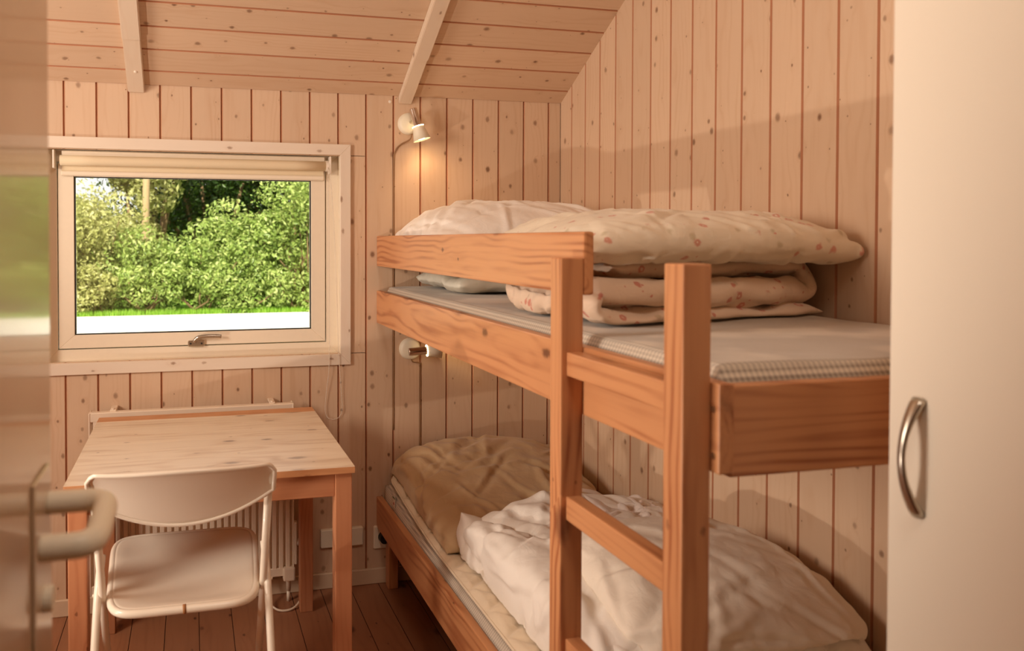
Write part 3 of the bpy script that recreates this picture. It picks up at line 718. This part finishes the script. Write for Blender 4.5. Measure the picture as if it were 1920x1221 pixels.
def start(W, H, n, C, ax, ay, seed, noise_=.01, th=.01, warp=0):
    """flat double sheet of footprint W x H, centre C, local axes ax, ay (3-vectors)"""
    nx = n; ny = max(5, int(round((n-1)*H/W))+1); ny += (ny+1) % 2
    v, u = np.meshgrid(np.linspace(-.5, .5, ny), np.linspace(-.5, .5, nx), indexing='ij')
    ax = np.array(ax, float); ay = np.array(ay, float); nrm = np.cross(ax, ay); nrm /= np.linalg.norm(nrm)
    P = np.zeros((2, ny, nx, 3)); b = np.minimum(np.minimum(.5-abs(u), .5-abs(v))*8, 1)
    for k, sg in ((0, 1), (1, -1)):
        z = sg*th*b+noise_*fbm(u*W, v*H, seed+k*3, 3, 9)
        P[k] = np.array(C)+u[..., None]*W*ax+v[..., None]*H*ay+z[..., None]*nrm
        if warp: P[k][..., 0] += warp*fbm(u*W, v*H, seed+11, 2, 5); P[k][..., 1] += warp*fbm(u*W, v*H, seed+12, 2, 5)
    P[1][:, 0] = P[0][:, 0]; P[1][:, -1] = P[0][:, -1]; P[1][0] = P[0][0]; P[1][-1] = P[0][-1]
    return P
def soft(name, mat, C, ax, ay, W, H, over, hf, bounds, press, grav, seed, levels=3, n0=13, steps=(120, 70, 40, 24), bend=.05, noise_=.01, sub=.012, warp=0, subsurf=1, fin=None, iters=4, thick=.15):
    P = start(W, H, n0, C, ax, ay, seed, noise_, warp=warp); Wr, Hr = W*over, H*over
    for L_ in range(levels+1):
        P = relax(P, Wr, Hr, hf, bounds, steps[L_], press, grav, bend=bend, iters=iters, thick=thick)
        if L_ < levels:
            P = upsample(P); _, ny, nx, _ = P.shape
            yy_, xx_ = np.mgrid[0:ny, 0:nx]
            P[..., 2] += .0035/(L_+1)*fbm(xx_/nx*W, yy_/ny*H, seed+40+L_, 3, 22)[None]
    if fin is not None: P = fin(P)
    print('SOFT', name, P[0].reshape(-1,3).min(0).round(3), P[0].reshape(-1,3).max(0).round(3), flush=True)
    hf.add(P, sub)
    return double_mesh(name, P, mat, None, subsurf)

def crease(W, H, seed, n, amp, seams=None, corner=1.0, length=(.07, .22), width=(.008, .018), fine=.002):
    def f(P):
        r = np.random.RandomState(seed); _, ny, nx, _ = P.shape; v, u = np.meshgrid(np.linspace(0, H, ny), np.linspace(0, W, nx), indexing='ij')
        dx = np.gradient(P, axis=2); dy = np.gradient(P, axis=1); N = np.cross(dx, dy); N /= np.sqrt((N*N).sum(-1, keepdims=True))+1e-9; N[1] *= -1
        for k in (0, 1):
            uu = u+.018*fbm(u, v, seed+k, 2, 7); vv = v+.018*fbm(u, v, seed+5+k, 2, 7); d = np.zeros_like(u)
            foc = [(0, 0), (W, 0), (0, H), (W, H)]+[(r.rand()*W, r.rand()*H) for _ in range(4)]
            for _ in range(n):
                fx_, fy_ = foc[r.randint(len(foc))]; cx_, cy_ = r.rand()*W, r.rand()*H; a = math.atan2(cy_-fy_, cx_-fx_)+r.randn()*.35
                l = r.uniform(*length); w_ = r.uniform(*width); ca_, sa_ = math.cos(a), math.sin(a)
                t = ((uu-cx_)*ca_+(vv-cy_)*sa_)/l; q = (-(uu-cx_)*sa_+(vv-cy_)*ca_); q = q+.10*l*t*t*r.choice((-1, 1)); q = q/w_
                d += r.choice((-1, 1))*amp*r.uniform(.5, 1.1)*(np.exp(-q*q)*(.35-q*.9))*np.exp(-t*t*t*t*6)
            d += fine*fbm(uu, vv, seed+9, 3, 28)
            if seams:
                for (axis, pos) in seams:
                    c = (uu if axis == 0 else vv)-pos; d -= .011*np.exp(-(c/.013)**2)
            e = np.minimum(np.minimum(u, W-u), np.minimum(v, H-v)); d *= np.clip(e/.03, 0, 1)
            P[k] += N[k]*d[..., None]
        P[1, 0], P[1, -1], P[1, :, 0], P[1, :, -1] = P[0, 0], P[0, -1], P[0, :, 0], P[0, :, -1]
        return P
    return f

def cloth(name, col, print_=None, rough=.85, scale=900, tint=None, sheen=.2):
    m, n, p = newmat(name); N = n.nodes.new; L = n.links.new
    tc = N('ShaderNodeTexCoord'); nz = N('ShaderNodeTexNoise'); nz.inputs['Scale'].default_value = 6; nz.inputs['Detail'].default_value = 3; L(tc.outputs['Object'], nz.inputs[0])
    mr = N('ShaderNodeMapRange'); mr.inputs['To Min'].default_value = .95; mr.inputs['To Max'].default_value = 1.04; L(nz.outputs[0], mr.inputs[0])
    vm = N('ShaderNodeVectorMath'); vm.operation = 'SCALE'; vm.inputs[0].default_value = col[:3]; L(mr.outputs[0], vm.inputs['Scale']); outc = vm.outputs[0]
    if print_:
        for (sc_, r0, r1, c, seed_, keep, ring) in print_:
            mp = N('ShaderNodeMapping'); mp.inputs['Location'].default_value = (seed_, seed_*.7, 0); mp.inputs['Scale'].default_value = (sc_, sc_, sc_); L(tc.outputs['Object'], mp.inputs[0])
            nz2 = N('ShaderNodeTexNoise'); nz2.inputs['Scale'].default_value = 2.6; L(mp.outputs[0], nz2.inputs[0])
            ad = N('ShaderNodeVectorMath'); ad.operation = 'MULTIPLY_ADD'; L(nz2.outputs['Color'], ad.inputs[0]); ad.inputs[1].default_value = (.35, .35, .35); L(mp.outputs[0], ad.inputs[2])
            vo = N('ShaderNodeTexVoronoi'); L(ad.outputs[0], vo.inputs['Vector']); vo.inputs['Scale'].default_value = 1
            r = N('ShaderNodeMapRange'); r.interpolation_type = 'SMOOTHSTEP'; L(vo.outputs['Distance'], r.inputs[0]); r.inputs['From Min'].default_value = r1; r.inputs['From Max'].default_value = r0; r.inputs['To Min'].default_value = 0; r.inputs['To Max'].default_value = 1
            f = r.outputs[0]
            if ring:
                r2 = N('ShaderNodeMapRange'); r2.interpolation_type = 'SMOOTHSTEP'; L(vo.outputs['Distance'], r2.inputs[0]); r2.inputs['From Min'].default_value = r0*.35; r2.inputs['From Max'].default_value = r0*.65; r2.inputs['To Min'].default_value = 0; r2.inputs['To Max'].default_value = 1
                q = N('ShaderNodeMath'); q.operation = 'MULTIPLY'; L(f, q.inputs[0]); L(r2.outputs[0], q.inputs[1]); f = q.outputs[0]
            sc2 = N('ShaderNodeSeparateColor'); L(vo.outputs['Color'], sc2.inputs[0]); gt = N('ShaderNodeMath'); gt.operation = 'GREATER_THAN'; gt.inputs[1].default_value = keep; L(sc2.outputs[1], gt.inputs[0])
            q = N('ShaderNodeMath'); q.operation = 'MULTIPLY'; L(f, q.inputs[0]); L(gt.outputs[0], q.inputs[1])
            q2 = N('ShaderNodeMath'); q2.operation = 'MULTIPLY'; L(q.outputs[0], q2.inputs[0]); q2.inputs[1].default_value = .7
            mx = N('ShaderNodeMixRGB'); L(q2.outputs[0], mx.inputs[0]); L(outc, mx.inputs[1]); mx.inputs[2].default_value = c; outc = mx.outputs[0]
    L(outc, p.inputs['Base Color']); p.inputs['Roughness'].default_value = rough; p.inputs['Sheen Weight'].default_value = sheen; p.inputs['Specular IOR Level'].default_value = .25
    n3 = N('ShaderNodeTexNoise'); n3.inputs['Scale'].default_value = 20; n3.inputs['Detail'].default_value = 4; n3.inputs['Distortion'].default_value = .8; L(tc.outputs['Object'], n3.inputs[0])
    b = N('ShaderNodeBump'); b.inputs['Strength'].default_value = .4; b.inputs['Distance'].default_value = .009; L(n3.outputs[0], b.inputs['Height']); L(b.outputs[0], p.inputs['Normal'])
    return m
def gingham(name, a, b, k=160):
    m, n, p = newmat(name); N = n.nodes.new; L = n.links.new
    tc = N('ShaderNodeTexCoord'); sx = N('ShaderNodeSeparateXYZ'); L(tc.outputs['Object'], sx.inputs[0]); fs = []
    for i in range(3):
        q = N('ShaderNodeMath'); q.operation = 'MULTIPLY'; q.inputs[1].default_value = k*2; L(sx.outputs[i], q.inputs[0])
        s_ = N('ShaderNodeMath'); s_.operation = 'SINE'; L(q.outputs[0], s_.inputs[0]); g = N('ShaderNodeMath'); g.operation = 'MULTIPLY_ADD'; g.use_clamp = True; g.inputs[1].default_value = 1.2; g.inputs[2].default_value = .5; L(s_.outputs[0], g.inputs[0]); fs.append(g.outputs[0])
    s1 = N('ShaderNodeMath'); s1.operation = 'ADD'; L(fs[0], s1.inputs[0]); L(fs[1], s1.inputs[1]); s2 = N('ShaderNodeMath'); s2.operation = 'ADD'; L(s1.outputs[0], s2.inputs[0]); L(fs[2], s2.inputs[1])
    d = N('ShaderNodeMath'); d.operation = 'MULTIPLY'; d.inputs[1].default_value = .333; L(s2.outputs[0], d.inputs[0])
    mx = N('ShaderNodeMixRGB'); L(d.outputs[0], mx.inputs[0]); mx.inputs[1].default_value = a; mx.inputs[2].default_value = b; L(mx.outputs[0], p.inputs['Base Color'])
    p.inputs['Roughness'].default_value = .9; p.inputs['Sheen Weight'].default_value = .2
    return m
M_COTTON = cloth('white_cotton', S(244, 234, 222), sheen=.1)
M_IVORY = cloth('ivory_cotton', S(240, 226, 208), sheen=.1)
M_SATIN = cloth('white_satin', S(236, 222, 212), rough=.45)
M_BEIGE = cloth('beige_cotton', S(200, 168, 128))
M_PADM = cloth('quilted_pad_cotton', S(232, 212, 184))
M_PALE = cloth('pale_green_white_cotton', S(222, 214, 196), [(26, .10, .24, S(196, 200, 170), 3.3, .4, False)])
M_FLOR = cloth('floral_cotton', S(228, 212, 188), [(24, .10, .28, S(190, 172, 138), 5.1, .4, False), (24, .16, .28, S(200, 110, 88), 1.7, .5, True), (40, .05, .18, S(198, 92, 74), 9.4, .66, False)])
M_FLOR2 = cloth('rose_floral_cotton', S(222, 194, 168), [(26, .10, .26, S(186, 160, 128), 4.1, .5, False), (26, .20, .30, S(190, 84, 66), 2.7, .35, True), (42, .06, .18, S(190, 80, 62), 7.4, .55, False)])
M_GING = gingham('gingham_ticking', S(226, 212, 192), S(150, 136, 122), k=330)

# mattresses: rounded blocks with a soft, slightly uneven top
def mattress(name, x0, x1, y0, y1, z0, ztop, mat, n=60, m=120, r=.028, label=None, amp=.004, parent=None, bulge=.006):
    vs = []; cols = []
    def prof(t):  # t in 0..1 around section from bottom-left over the top to bottom-right
        return t
    nx, ny = n, m; X = np.linspace(0, 1, nx); Y = np.linspace(0, 1, ny)
    v, u = np.meshgrid(Y, X, indexing='ij'); W, H = x1-x0, y1-y0
    P = np.zeros((2, ny, nx, 3)); px = x0+u*W; py = y0+v*H
    zt = ztop(px, py) if callable(ztop) else np.full_like(px, ztop)
    ex = np.minimum(u, 1-u)*W; ey = np.minimum(v, 1-v)*H; e = np.minimum(ex, ey); q = np.clip(e/r, 0, 1); dr_ = r*(1-np.sqrt(1-(1-q)**2))
    P[0, ..., 0] = px; P[0, ..., 1] = py; P[0, ..., 2] = zt-dr_+amp*fbm(px, py, 5, 3, 7)*q
    P[1] = P[0]; P[1, ..., 2] = z0+.001*u
    # border: walls go straight down halfway
    P[0, 0, :, 2] = P[0, -1, :, 2] = (zt[0]+z0)/2-.01; P[0, :, 0, 2] = P[0, :, -1, 2] = ((zt[:, 0]+z0)/2-.01)
    P[1, 0], P[1, -1], P[1, :, 0], P[1, :, -1] = P[0, 0], P[0, -1], P[0, :, 0], P[0, :, -1]
    # squeeze samples so the border columns stay vertical
    for k in (0, 1):
        P[k, :, 1, 0] = P[k, :, 0, 0]+.0005; P[k, :, -2, 0] = P[k, :, -1, 0]-.0005; P[k, 1, :, 1] = P[k, 0, :, 1]+.0005; P[k, -2, :, 1] = P[k, -1, :, 1]-.0005
    for k, zz in ((0, None),):
        P[0, :, 1, 2] = zt[:, 1]-r; P[0, :, -2, 2] = zt[:, -2]-r; P[0, 1, :, 2] = zt[1]-r; P[0, -2, :, 2] = zt[-2]-r
        P[0, :, 0, 2] = P[0, :, -1, 2] = (zt[:, 0]+z0)/2-.01; P[0, 0, :, 2] = P[0, -1, :, 2] = (zt[0]+z0)/2-.01
        P[1, 0], P[1, -1], P[1, :, 0], P[1, :, -1] = P[0, 0], P[0, -1], P[0, :, 0], P[0, :, -1]
    return double_mesh(name, P, mat, parent, 0), P
mu, PU = mattress('mattress', .730, 1.458, .957, 2.922, 1.068, 1.170, M_GING, n=110, m=220, amp=.0022)
tag(mu, 'thin gingham mattress on the upper bunk', 'mattress')
zl = lambda x, y: .372+.052*np.clip((y-2.25)/.6, 0, 1)**1.5
ml, PL_ = mattress('mattress', .731, 1.458, .957, 2.922, .264, lambda x, y: zl(x, y)-.004, M_GING, n=60, m=120)
tag(ml, 'grey-beige mattress on the lower bunk, under the quilted pad', 'mattress')
# quilted pad: diamond quilting pressed into the cloth
def pad():
    nx, ny = 150, 400; x0, x1, y0, y1 = .741, 1.455, .965, 2.912
    v, u = np.meshgrid(np.linspace(0, 1, ny), np.linspace(0, 1, nx), indexing='ij'); px = x0+u*(x1-x0); py = y0+v*(y1-y0)
    # rounded corners
    cr = .07; dxc = np.maximum(0, cr-np.minimum(px-x0, x1-px)); dyc = np.maximum(0, cr-np.minimum(py-y0, y1-py)); rr = np.hypot(dxc, dyc); f = np.where(rr > cr, cr/np.maximum(rr, 1e-6), 1)
    px = np.where(px < (x0+x1)/2, x0+cr-dxc*f+np.maximum(0, px-x0-cr), x1-cr+dxc*f-np.maximum(0, x1-px-cr)); py = np.where(py < (y0+y1)/2, y0+cr-dyc*f+np.maximum(0, py-y0-cr), y1-cr+dyc*f-np.maximum(0, y1-py-cr))
    wx_ = px+.004*fbm(px, py, 2, 2, 6); wy_ = py+.004*fbm(px, py, 3, 2, 6)
    a = (wx_*.9+wy_)/.135; b = (wx_*.9-wy_)/.135
    da = np.abs(a-np.round(a)); db = np.abs(b-np.round(b)); quilt = np.minimum(da, db)
    puff = .0075*(1-np.exp(-(quilt/.10)**1.3))
    e = np.clip(np.minimum(np.minimum(px-x0, x1-px), np.minimum(py-y0, y1-py))/.02, 0, 1)
    z = zl(px, py)+.003+puff*e+.0035*fbm(px, py, 8, 4, 14)*e+.004*e
    P = np.zeros((2, ny, nx, 3)); P[0] = np.stack([px, py, z], -1); P[1] = P[0]; P[1, ..., 2] = zl(px, py)-.003
    P[1, 0], P[1, -1], P[1, :, 0], P[1, :, -1] = P[0, 0], P[0, -1], P[0, :, 0], P[0, :, -1]
    o = double_mesh('mattress_pad', P, M_PADM, None, 0); tag(o, 'cream diamond-quilted mattress pad on the lower bunk', 'mattress pad')
    bm = bmesh.new(); edge = list(P[0, :, 0])+list(P[0, -1, 1:])+list(P[0, ::-1, -1][1:])+list(P[0, 0, ::-1][1:-1]); oc = Vector(P.reshape(-1, 3).mean(0).tolist())
    tube(bm, [Vector(p.tolist())-oc+Vector((0, 0, -.001)) for p in edge[::3]], .0035, n=6, closed=True); from_bm('piping', bm, M_PADM, o, T(oc), smooth=True)
    return o, P
padO, PP_ = pad()
hfl = HF(.7, 1.5, .9, 2.96, .36); hfl.add(PP_[0], 0)
# little care tag on the pad
tg = box('care_tag', (.7275, .7285), (2.755, 2.790), (.355, .405), M_WHITE, padO, bev=0)
box('tag_band', (.7268, .7274), (2.757, 2.788), (.389, .394), plain('tag_green', S(96, 120, 80), .8), tg, bev=0)
bm = bmesh.new(); cyl(bm, (.7267, 2.773, .370), (.7274, 2.773, .370), .0055, n=14); from_bm('tag_emblem', bm, plain('tag_red', S(190, 90, 80), .8), tg)
BL = (.735, 1.470, .97, 2.935)
o = soft('pillow', M_BEIGE, (1.06, 2.59, .56), (.98, .08, .06), (-.05, .95, .22), .58, .64, 1.05, hfl, (.755, 1.46, .97, 2.925), 30, 6, 21, thick=(.17, .40), noise_=.02, warp=.03, bend=.1, fin=crease(.58, .62, 3, 70, .014))
tag(o, 'crumpled beige pillow at the head of the lower bunk', 'pillow')
o = soft('duvet', M_COTTON, (1.11, 1.80, .62), (1, .03, 0), (-.03, 1, 0), .68, .94, 1.22, hfl, (.790, 1.462, 1.36, 2.25), 34, 7, 52, levels=3, n0=15, thick=.21, noise_=.06, warp=.05, fin=crease(.8, 1.1, 8, 90, .014, seams=[(0, .27), (0, .54), (1, .28), (1, .56), (1, .84)], length=(.08, .2), width=(.012, .024)))
tag(o, 'big white puffy duvet heaped along the lower bunk', 'duvet')
o = soft('bunched_sheet', M_SATIN, (1.34, 2.13, .78), (1, 0, 0), (0, 1, 0), .20, .50, 1.5, hfl, (1.16, 1.465, 1.8, 2.45), 14, 8, 35, thick=.06, noise_=.04, warp=.05, fin=crease(.3, .7, 5, 44, .014, length=(.05, .15)))
tag(o, 'satiny white bedding bunched against the wall on the lower bunk', 'bedding')
o = soft('pillow', M_IVORY, (1.20, 1.52, .75), (.88, -.30, .04), (.33, .93, .0), .46, .40, 1.08, hfl, (.86, 1.47, 1.33, 1.9), 36, 9, 61, thick=.15, noise_=.01, fin=crease(.5, .46, 13, 44, .011, length=(.08, .24)))
tag(o, 'plump ivory pillow on the duvet at the foot of the lower bunk', 'pillow')

# upper bunk
hfu = HF(.7, 1.5, .9, 2.96, 1.15); hfu.add(PU[0], 0)
def folded(name, mat, x0, x1, y0f, y0b, layers, z0, seed, skew=.0, label=None, flip=0):
    """a duvet folded in layers: the section (in x-z) snakes to and fro, swept along y"""
    cl = []
    zc = z0
    for k, (xa, xb, th) in enumerate(layers):
        zc += th/2
        n = 26; xs = np.linspace(xa, xb, n) if k % 2 == flip else np.linspace(xb, xa, n)
        for i, x in enumerate(xs): cl.append((x, zc, th))
        if k < len(layers)-1:
            nth = layers[k+1][2]; xe = xs[-1]; sg = 1 if k % 2 == flip else -1; zn = zc+th/2+nth/2; rad = (zn-zc)/2
            for j in range(1, 8):
                a = -PI/2+PI*j/8; cl.append((xe+sg*rad*1.05*math.cos(a), (zc+zn)/2+rad*math.sin(a), (th+(nth-th)*j/8)*.85))
        zc += th/2
    C = np.array(cl); ns = len(C); nv = 56
    t = np.gradient(C[:, :2], axis=0); t /= np.linalg.norm(t, axis=1, keepdims=True); nrm = np.stack([-t[:, 1], t[:, 0]], 1)
    v = np.linspace(0, 1, nv); P = np.zeros((2, nv, ns, 3)); s_ = np.arange(ns)/ns
    SS, VV = np.meshgrid(s_*6, v, indexing='xy')
    eps = np.minimum(v, 1-v); th_v = np.sqrt(np.clip(1-(1-np.clip(eps/.10, 0, 1))**2, 0, 1)); es = np.minimum(np.arange(ns), ns-1-np.arange(ns)); th_s = np.sqrt(np.clip(1-(1-np.clip(es/4, 0, 1))**2, 0, 1))
    for k, sg in ((0, 1), (1, -1)):
        puff = 1+.22*fbm(SS*1.5, VV*3, seed+k, 3, 2)
        h = sg*C[None, :, 2]*.52*th_v[:, None]*th_s[None, :]*puff
        wob = .012*fbm(SS, VV*2, seed+7, 3, 2)+.006*fbm(SS*3, VV*6, seed+9, 3, 3)
        x = C[None, :, 0]+h*nrm[None, :, 0]; z = C[None, :, 1]+h*nrm[None, :, 1]+wob
        layer_off = .040*fbm(SS, VV*0+.3, seed+15, 2, .9)
        y = y0f+(y0b-y0f)*v[:, None]+layer_off*(1-v[:, None])+skew*(x-x0)*(1-.6*v[:, None])+.010*fbm(SS*2, VV*3, seed+20, 3, 2)
        P[k] = np.stack([x, y, z], -1)
    # top and bottom sheets swap sides with each reversal, so keep them joined at the border only
    P[1, 0] = P[0, 0] = (P[0, 0]+P[1, 0])/2; P[1, -1] = P[0, -1] = (P[0, -1]+P[1, -1])/2; P[1, :, 0] = P[0, :, 0] = (P[0, :, 0]+P[1, :, 0])/2; P[1, :, -1] = P[0, :, -1] = (P[0, :, -1]+P[1, :, -1])/2
    P[..., 2] = np.maximum(P[..., 2], z0+.002); P[..., 0] = np.clip(P[..., 0], .75, 1.474)
    P = crease(2.2, abs(y0b-y0f), seed, 110, .011)(P); P[..., 2] = np.maximum(P[..., 2], z0+.002); P[..., 0] = np.clip(P[..., 0], .75, 1.474)
    o = double_mesh(name, P, mat, None, 1); hfu.add(P, .008); return tag(o, label, 'duvet')
folded('folded_duvet', M_FLOR2, .83, 1.44, 1.425, 1.87, [(.82, 1.455, .032), (.80, 1.41, .058), (.85, 1.42, .046)], 1.173, 71, skew=.20, flip=1, label='rose floral duvet folded in layers under the floral pillow')
folded('folded_duvet', M_PALE, .85, 1.40, 2.34, 2.86, [(.83, 1.42, .068), (.80, 1.40, .062)], 1.172, 83, skew=.0, label='pale folded duvet under the white pillow on the upper bunk')
o = soft('pillow', M_COTTON, (1.10, 2.60, 1.40), (1, 0, .04), (0, .98, .1), .68, .52, 1.03, hfu, (.745, 1.47, 2.2, 2.93), 36, 4, 91, thick=.22, noise_=.012, bend=.2, fin=crease(.68, .5, 31, 80, .013))
tag(o, 'plump white pillow at the head of the upper bunk', 'pillow')
o = soft('pillow', M_FLOR, (1.15, 1.68, 1.37), (.99, .12, .03), (-.12, .99, 0), .66, .47, 1.03, hfu, (.745, 1.475, 1.35, 2.2), 36, 1.6, 97, thick=.118, noise_=.012, bend=.8, fin=crease(.7, .47, 41, 60, .011))
tag(o, 'faded floral pillow on top of the rose floral duvet', 'pillow')

# ---------------------------------------------------------------- garden beyond the window
GZ = -.2
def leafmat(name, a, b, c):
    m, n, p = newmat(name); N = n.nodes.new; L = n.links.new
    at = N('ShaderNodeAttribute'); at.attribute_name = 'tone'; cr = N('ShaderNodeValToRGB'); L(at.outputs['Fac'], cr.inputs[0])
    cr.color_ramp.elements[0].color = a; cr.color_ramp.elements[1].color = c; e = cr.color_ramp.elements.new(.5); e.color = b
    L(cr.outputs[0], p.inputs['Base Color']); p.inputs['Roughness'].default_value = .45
    p.inputs['Transmission Weight'].default_value = 0
    tr = N('ShaderNodeBsdfTranslucent'); L(cr.outputs[0], tr.inputs[0]); mx = N('ShaderNodeMixShader'); mx.inputs[0].default_value = .35
    out = [q for q in n.nodes if q.type == 'OUTPUT_MATERIAL'][0]; L(p.outputs[0], mx.inputs[1]); L(tr.outputs[0], mx.inputs[2]); L(mx.outputs[0], out.inputs[0]); return m
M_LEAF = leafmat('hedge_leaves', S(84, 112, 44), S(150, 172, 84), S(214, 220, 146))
M_LEAF2 = leafmat('yellowish_leaves', S(110, 116, 54), S(174, 176, 104), S(220, 214, 160))
M_LEAF3 = leafmat('dark_tree_leaves', S(26, 44, 14), S(52, 80, 24), S(104, 132, 48))
M_BARK = plain('bark', S(120, 96, 66), .9, noise_amt=.3, scale=14, bump=.5)
M_GRASS = plain('grass', S(126, 166, 52), .9, noise_amt=.25, scale=3)
M_ROAD = plain('pale_gravel', S(236, 228, 216), .9, noise_amt=.05, scale=8)
tag(box('ground', (-40, 40), (3.3, 70), (GZ-.3, GZ-.03), M_GRASS, bev=0), kind='structure')
tag(box('road', (-40, 40), (3.4, 16.6), (GZ-.03, GZ), M_ROAD, axis='X', bev=0), kind='structure')
rs = np.random.RandomState(5)
def leaves(name, pts, nrm, size, mat, parent, tone):
    """one small folded leaf of two triangles-pairs per point"""
    n = len(pts); a = rs.randn(n, 3); d = nrm+.8*a; d /= np.linalg.norm(d, axis=1, keepdims=True)
    t = np.cross(d, rs.randn(n, 3)); t /= np.linalg.norm(t, axis=1, keepdims=True); b = np.cross(d, t); s_ = size*(.6+.8*rs.rand(n))[:, None]
    V = np.stack([pts-t*s_, pts-b*s_*.45+d*s_*.12, pts+t*s_*1.0, pts+b*s_*.45+d*s_*.12], 1).reshape(-1, 3); F = np.arange(4*n).reshape(-1, 4)
    c = pts.mean(0); me = bpy.data.meshes.new(name); me.from_pydata((V-c).tolist(), [], F.tolist()); me.update()
    at = me.attributes.new('tone', 'FLOAT', 'POINT'); at.data.foreach_set('value', np.repeat(np.clip(tone, 0, 1), 4))
    return tag(meshob(name, me, mat, parent, T(Vector(c.tolist()))), kind='stuff')
def bush(x, y, w_, h_, d_, n, mat, label, group, size=.055, name='leafy_bush', z0=GZ, trunk=.05, cat='bush'):
    r = empty(name, (x, y, z0)); tag(r, label, cat, group)
    # blobs
    nb_ = 16; C = np.stack([x+(rs.rand(nb_)-.5)*w_*.85, y+(rs.rand(nb_)-.5)*d_*.6, z0+h_*(.12+.78*rs.rand(nb_)**.9)], 1); rad = (.16+.16*rs.rand(nb_))*min(w_, h_)
    k = rs.randint(0, nb_, n); dirs = rs.randn(n, 3); dirs /= np.linalg.norm(dirs, axis=1, keepdims=True); dirs[:, 1] -= .25*np.sign(dirs[:, 1]+.2)*0
    rr = rad[k][:, None]*(.72+.34*rs.rand(n)[:, None]); p = C[k]+dirs*rr*np.array([1, .9, 1]); p[:, 2] = np.maximum(p[:, 2], z0+.03)
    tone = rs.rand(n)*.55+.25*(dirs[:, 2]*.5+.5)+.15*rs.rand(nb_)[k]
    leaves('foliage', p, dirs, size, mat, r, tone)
    bm = bmesh.new()
    for q in range(7):
        j = rs.randint(nb_); tube(bm, [(x+rs.randn()*w_*.1, y, z0-.01), ((x+C[j, 0])/2, (y+C[j, 1])/2, z0+h_*.25), tuple(C[j])], [trunk*.5, trunk*.35, trunk*.15], n=6)
    from_bm('stems', bm, M_BARK, r, smooth=True)
    return r
hedge = [(-3.6, 17.6, 2.4, 2.7, 'olive-green shrub at the far left of the hedge', 1), (-2.2, 17.5, 2.2, 2.3, 'olive-green shrub second from the left in the hedge', 1), (-1.0, 17.7, 1.8, 1.9, 'bright green shrub just left of the pale trunk', 0),
         (.15, 17.5, 1.9, 1.75, 'bright green shrub in front of the dark gap', 0), (1.3, 17.6, 1.7, 2.3, 'tall bright green shrub right of the dark gap', 0), (2.6, 17.5, 2.1, 3.3, 'tallest green shrub behind the right side of the glass', 0), (4.0, 17.7, 2.4, 3.3, 'green shrub at the far right end of the hedge', 0), (-5.3, 17.8, 2.6, 3.0, 'olive-green shrub hidden past the left window edge', 1)]
for x, y, w_, h_, lab, kk in hedge:
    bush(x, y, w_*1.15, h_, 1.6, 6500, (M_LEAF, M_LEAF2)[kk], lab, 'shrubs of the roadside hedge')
for i in range(9):
    x = -4.2+i*1.08
    bush(x, 16.95, 1.5, .95, .8, 2300, (M_LEAF2 if i < 3 else M_LEAF), 'low leafy shrub at the foot of the hedge, %s' % ('leftmost', 'second from the left', 'third from the left', 'fourth from the left', 'middle one', 'fourth from the right', 'third from the right', 'second from the right', 'rightmost')[i], 'low shrubs at the foot of the hedge', size=.05, name='low_shrub')
trees = [(-4.2, 21.5, 4.0, 3.0, 'light olive-leaved tree behind the left of the hedge', M_LEAF2), (-1.35, 21.5, 2.6, 5.2, 'olive-leaved tree left of the dark trees', M_LEAF2), (.6, 24, 4.6, 7.2, 'dark tree behind the middle of the hedge', M_LEAF3), (3.2, 24, 4.8, 7.4, 'dark tree behind the right of the hedge', M_LEAF3), (5.8, 21.5, 4.6, 6.6, 'light green tree at the far right behind the hedge', M_LEAF)]
for x, y, w_, h_, lab, mt in trees:
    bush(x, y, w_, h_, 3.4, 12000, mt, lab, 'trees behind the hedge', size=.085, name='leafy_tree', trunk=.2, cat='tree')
for x, pl in ((-.2, 'left of the dark gap'), (1.6, 'right in the dark gap'), (3.4, 'right of the dark gap'), (5.6, 'past the right window edge')):
    bush(x, 28, 5, 6.5, 3, 9000, M_LEAF3, 'dark distant tree behind the hedge trees, '+pl, 'distant dark trees', size=.12, name='leafy_tree', trunk=.2, cat='tree')
bm = bmesh.new(); tube(bm, [(-1.08, 19.2, GZ), (-1.06, 19.2, 1.5), (-1.02, 19.25, 3.2), (-.9, 19.3, 5)], [.11, .09, .08, .06], n=10); tag(from_bm('tree_trunk', bm, plain('pale_bark', S(176, 150, 112), .9, noise_amt=.2), smooth=True), 'pale bare tree trunk rising behind the hedge', 'tree trunk')
n = 26000; gp = np.stack([rs.rand(n)*12-6, 16.6+rs.rand(n)*1.0, np.full(n, GZ+.02)], 1)
a = rs.rand(n)*2*PI; hh = .05+.07*rs.rand(n); V = np.stack([gp+np.stack([.006*np.cos(a), .006*np.sin(a), -.03+0*a], 1), gp-np.stack([.006*np.cos(a), .006*np.sin(a), .03+0*a], 1), gp+np.stack([.03*np.sin(a), .03*np.cos(a), hh], 1)], 1).reshape(-1, 3)
me = bpy.data.meshes.new('grass_verge'); me.from_pydata(V.tolist(), [], np.arange(3*n).reshape(-1, 3).tolist()); at = me.attributes.new('tone', 'FLOAT', 'POINT'); at.data.foreach_set('value', np.repeat(.4+.5*rs.rand(n), 3))
tag(meshob('grass_verge', me, leafmat('grass_blades', S(104, 150, 36), S(136, 184, 54), S(176, 212, 84))), 'bright green grass verge between the pale road and the hedge', 'grass', kind='stuff')
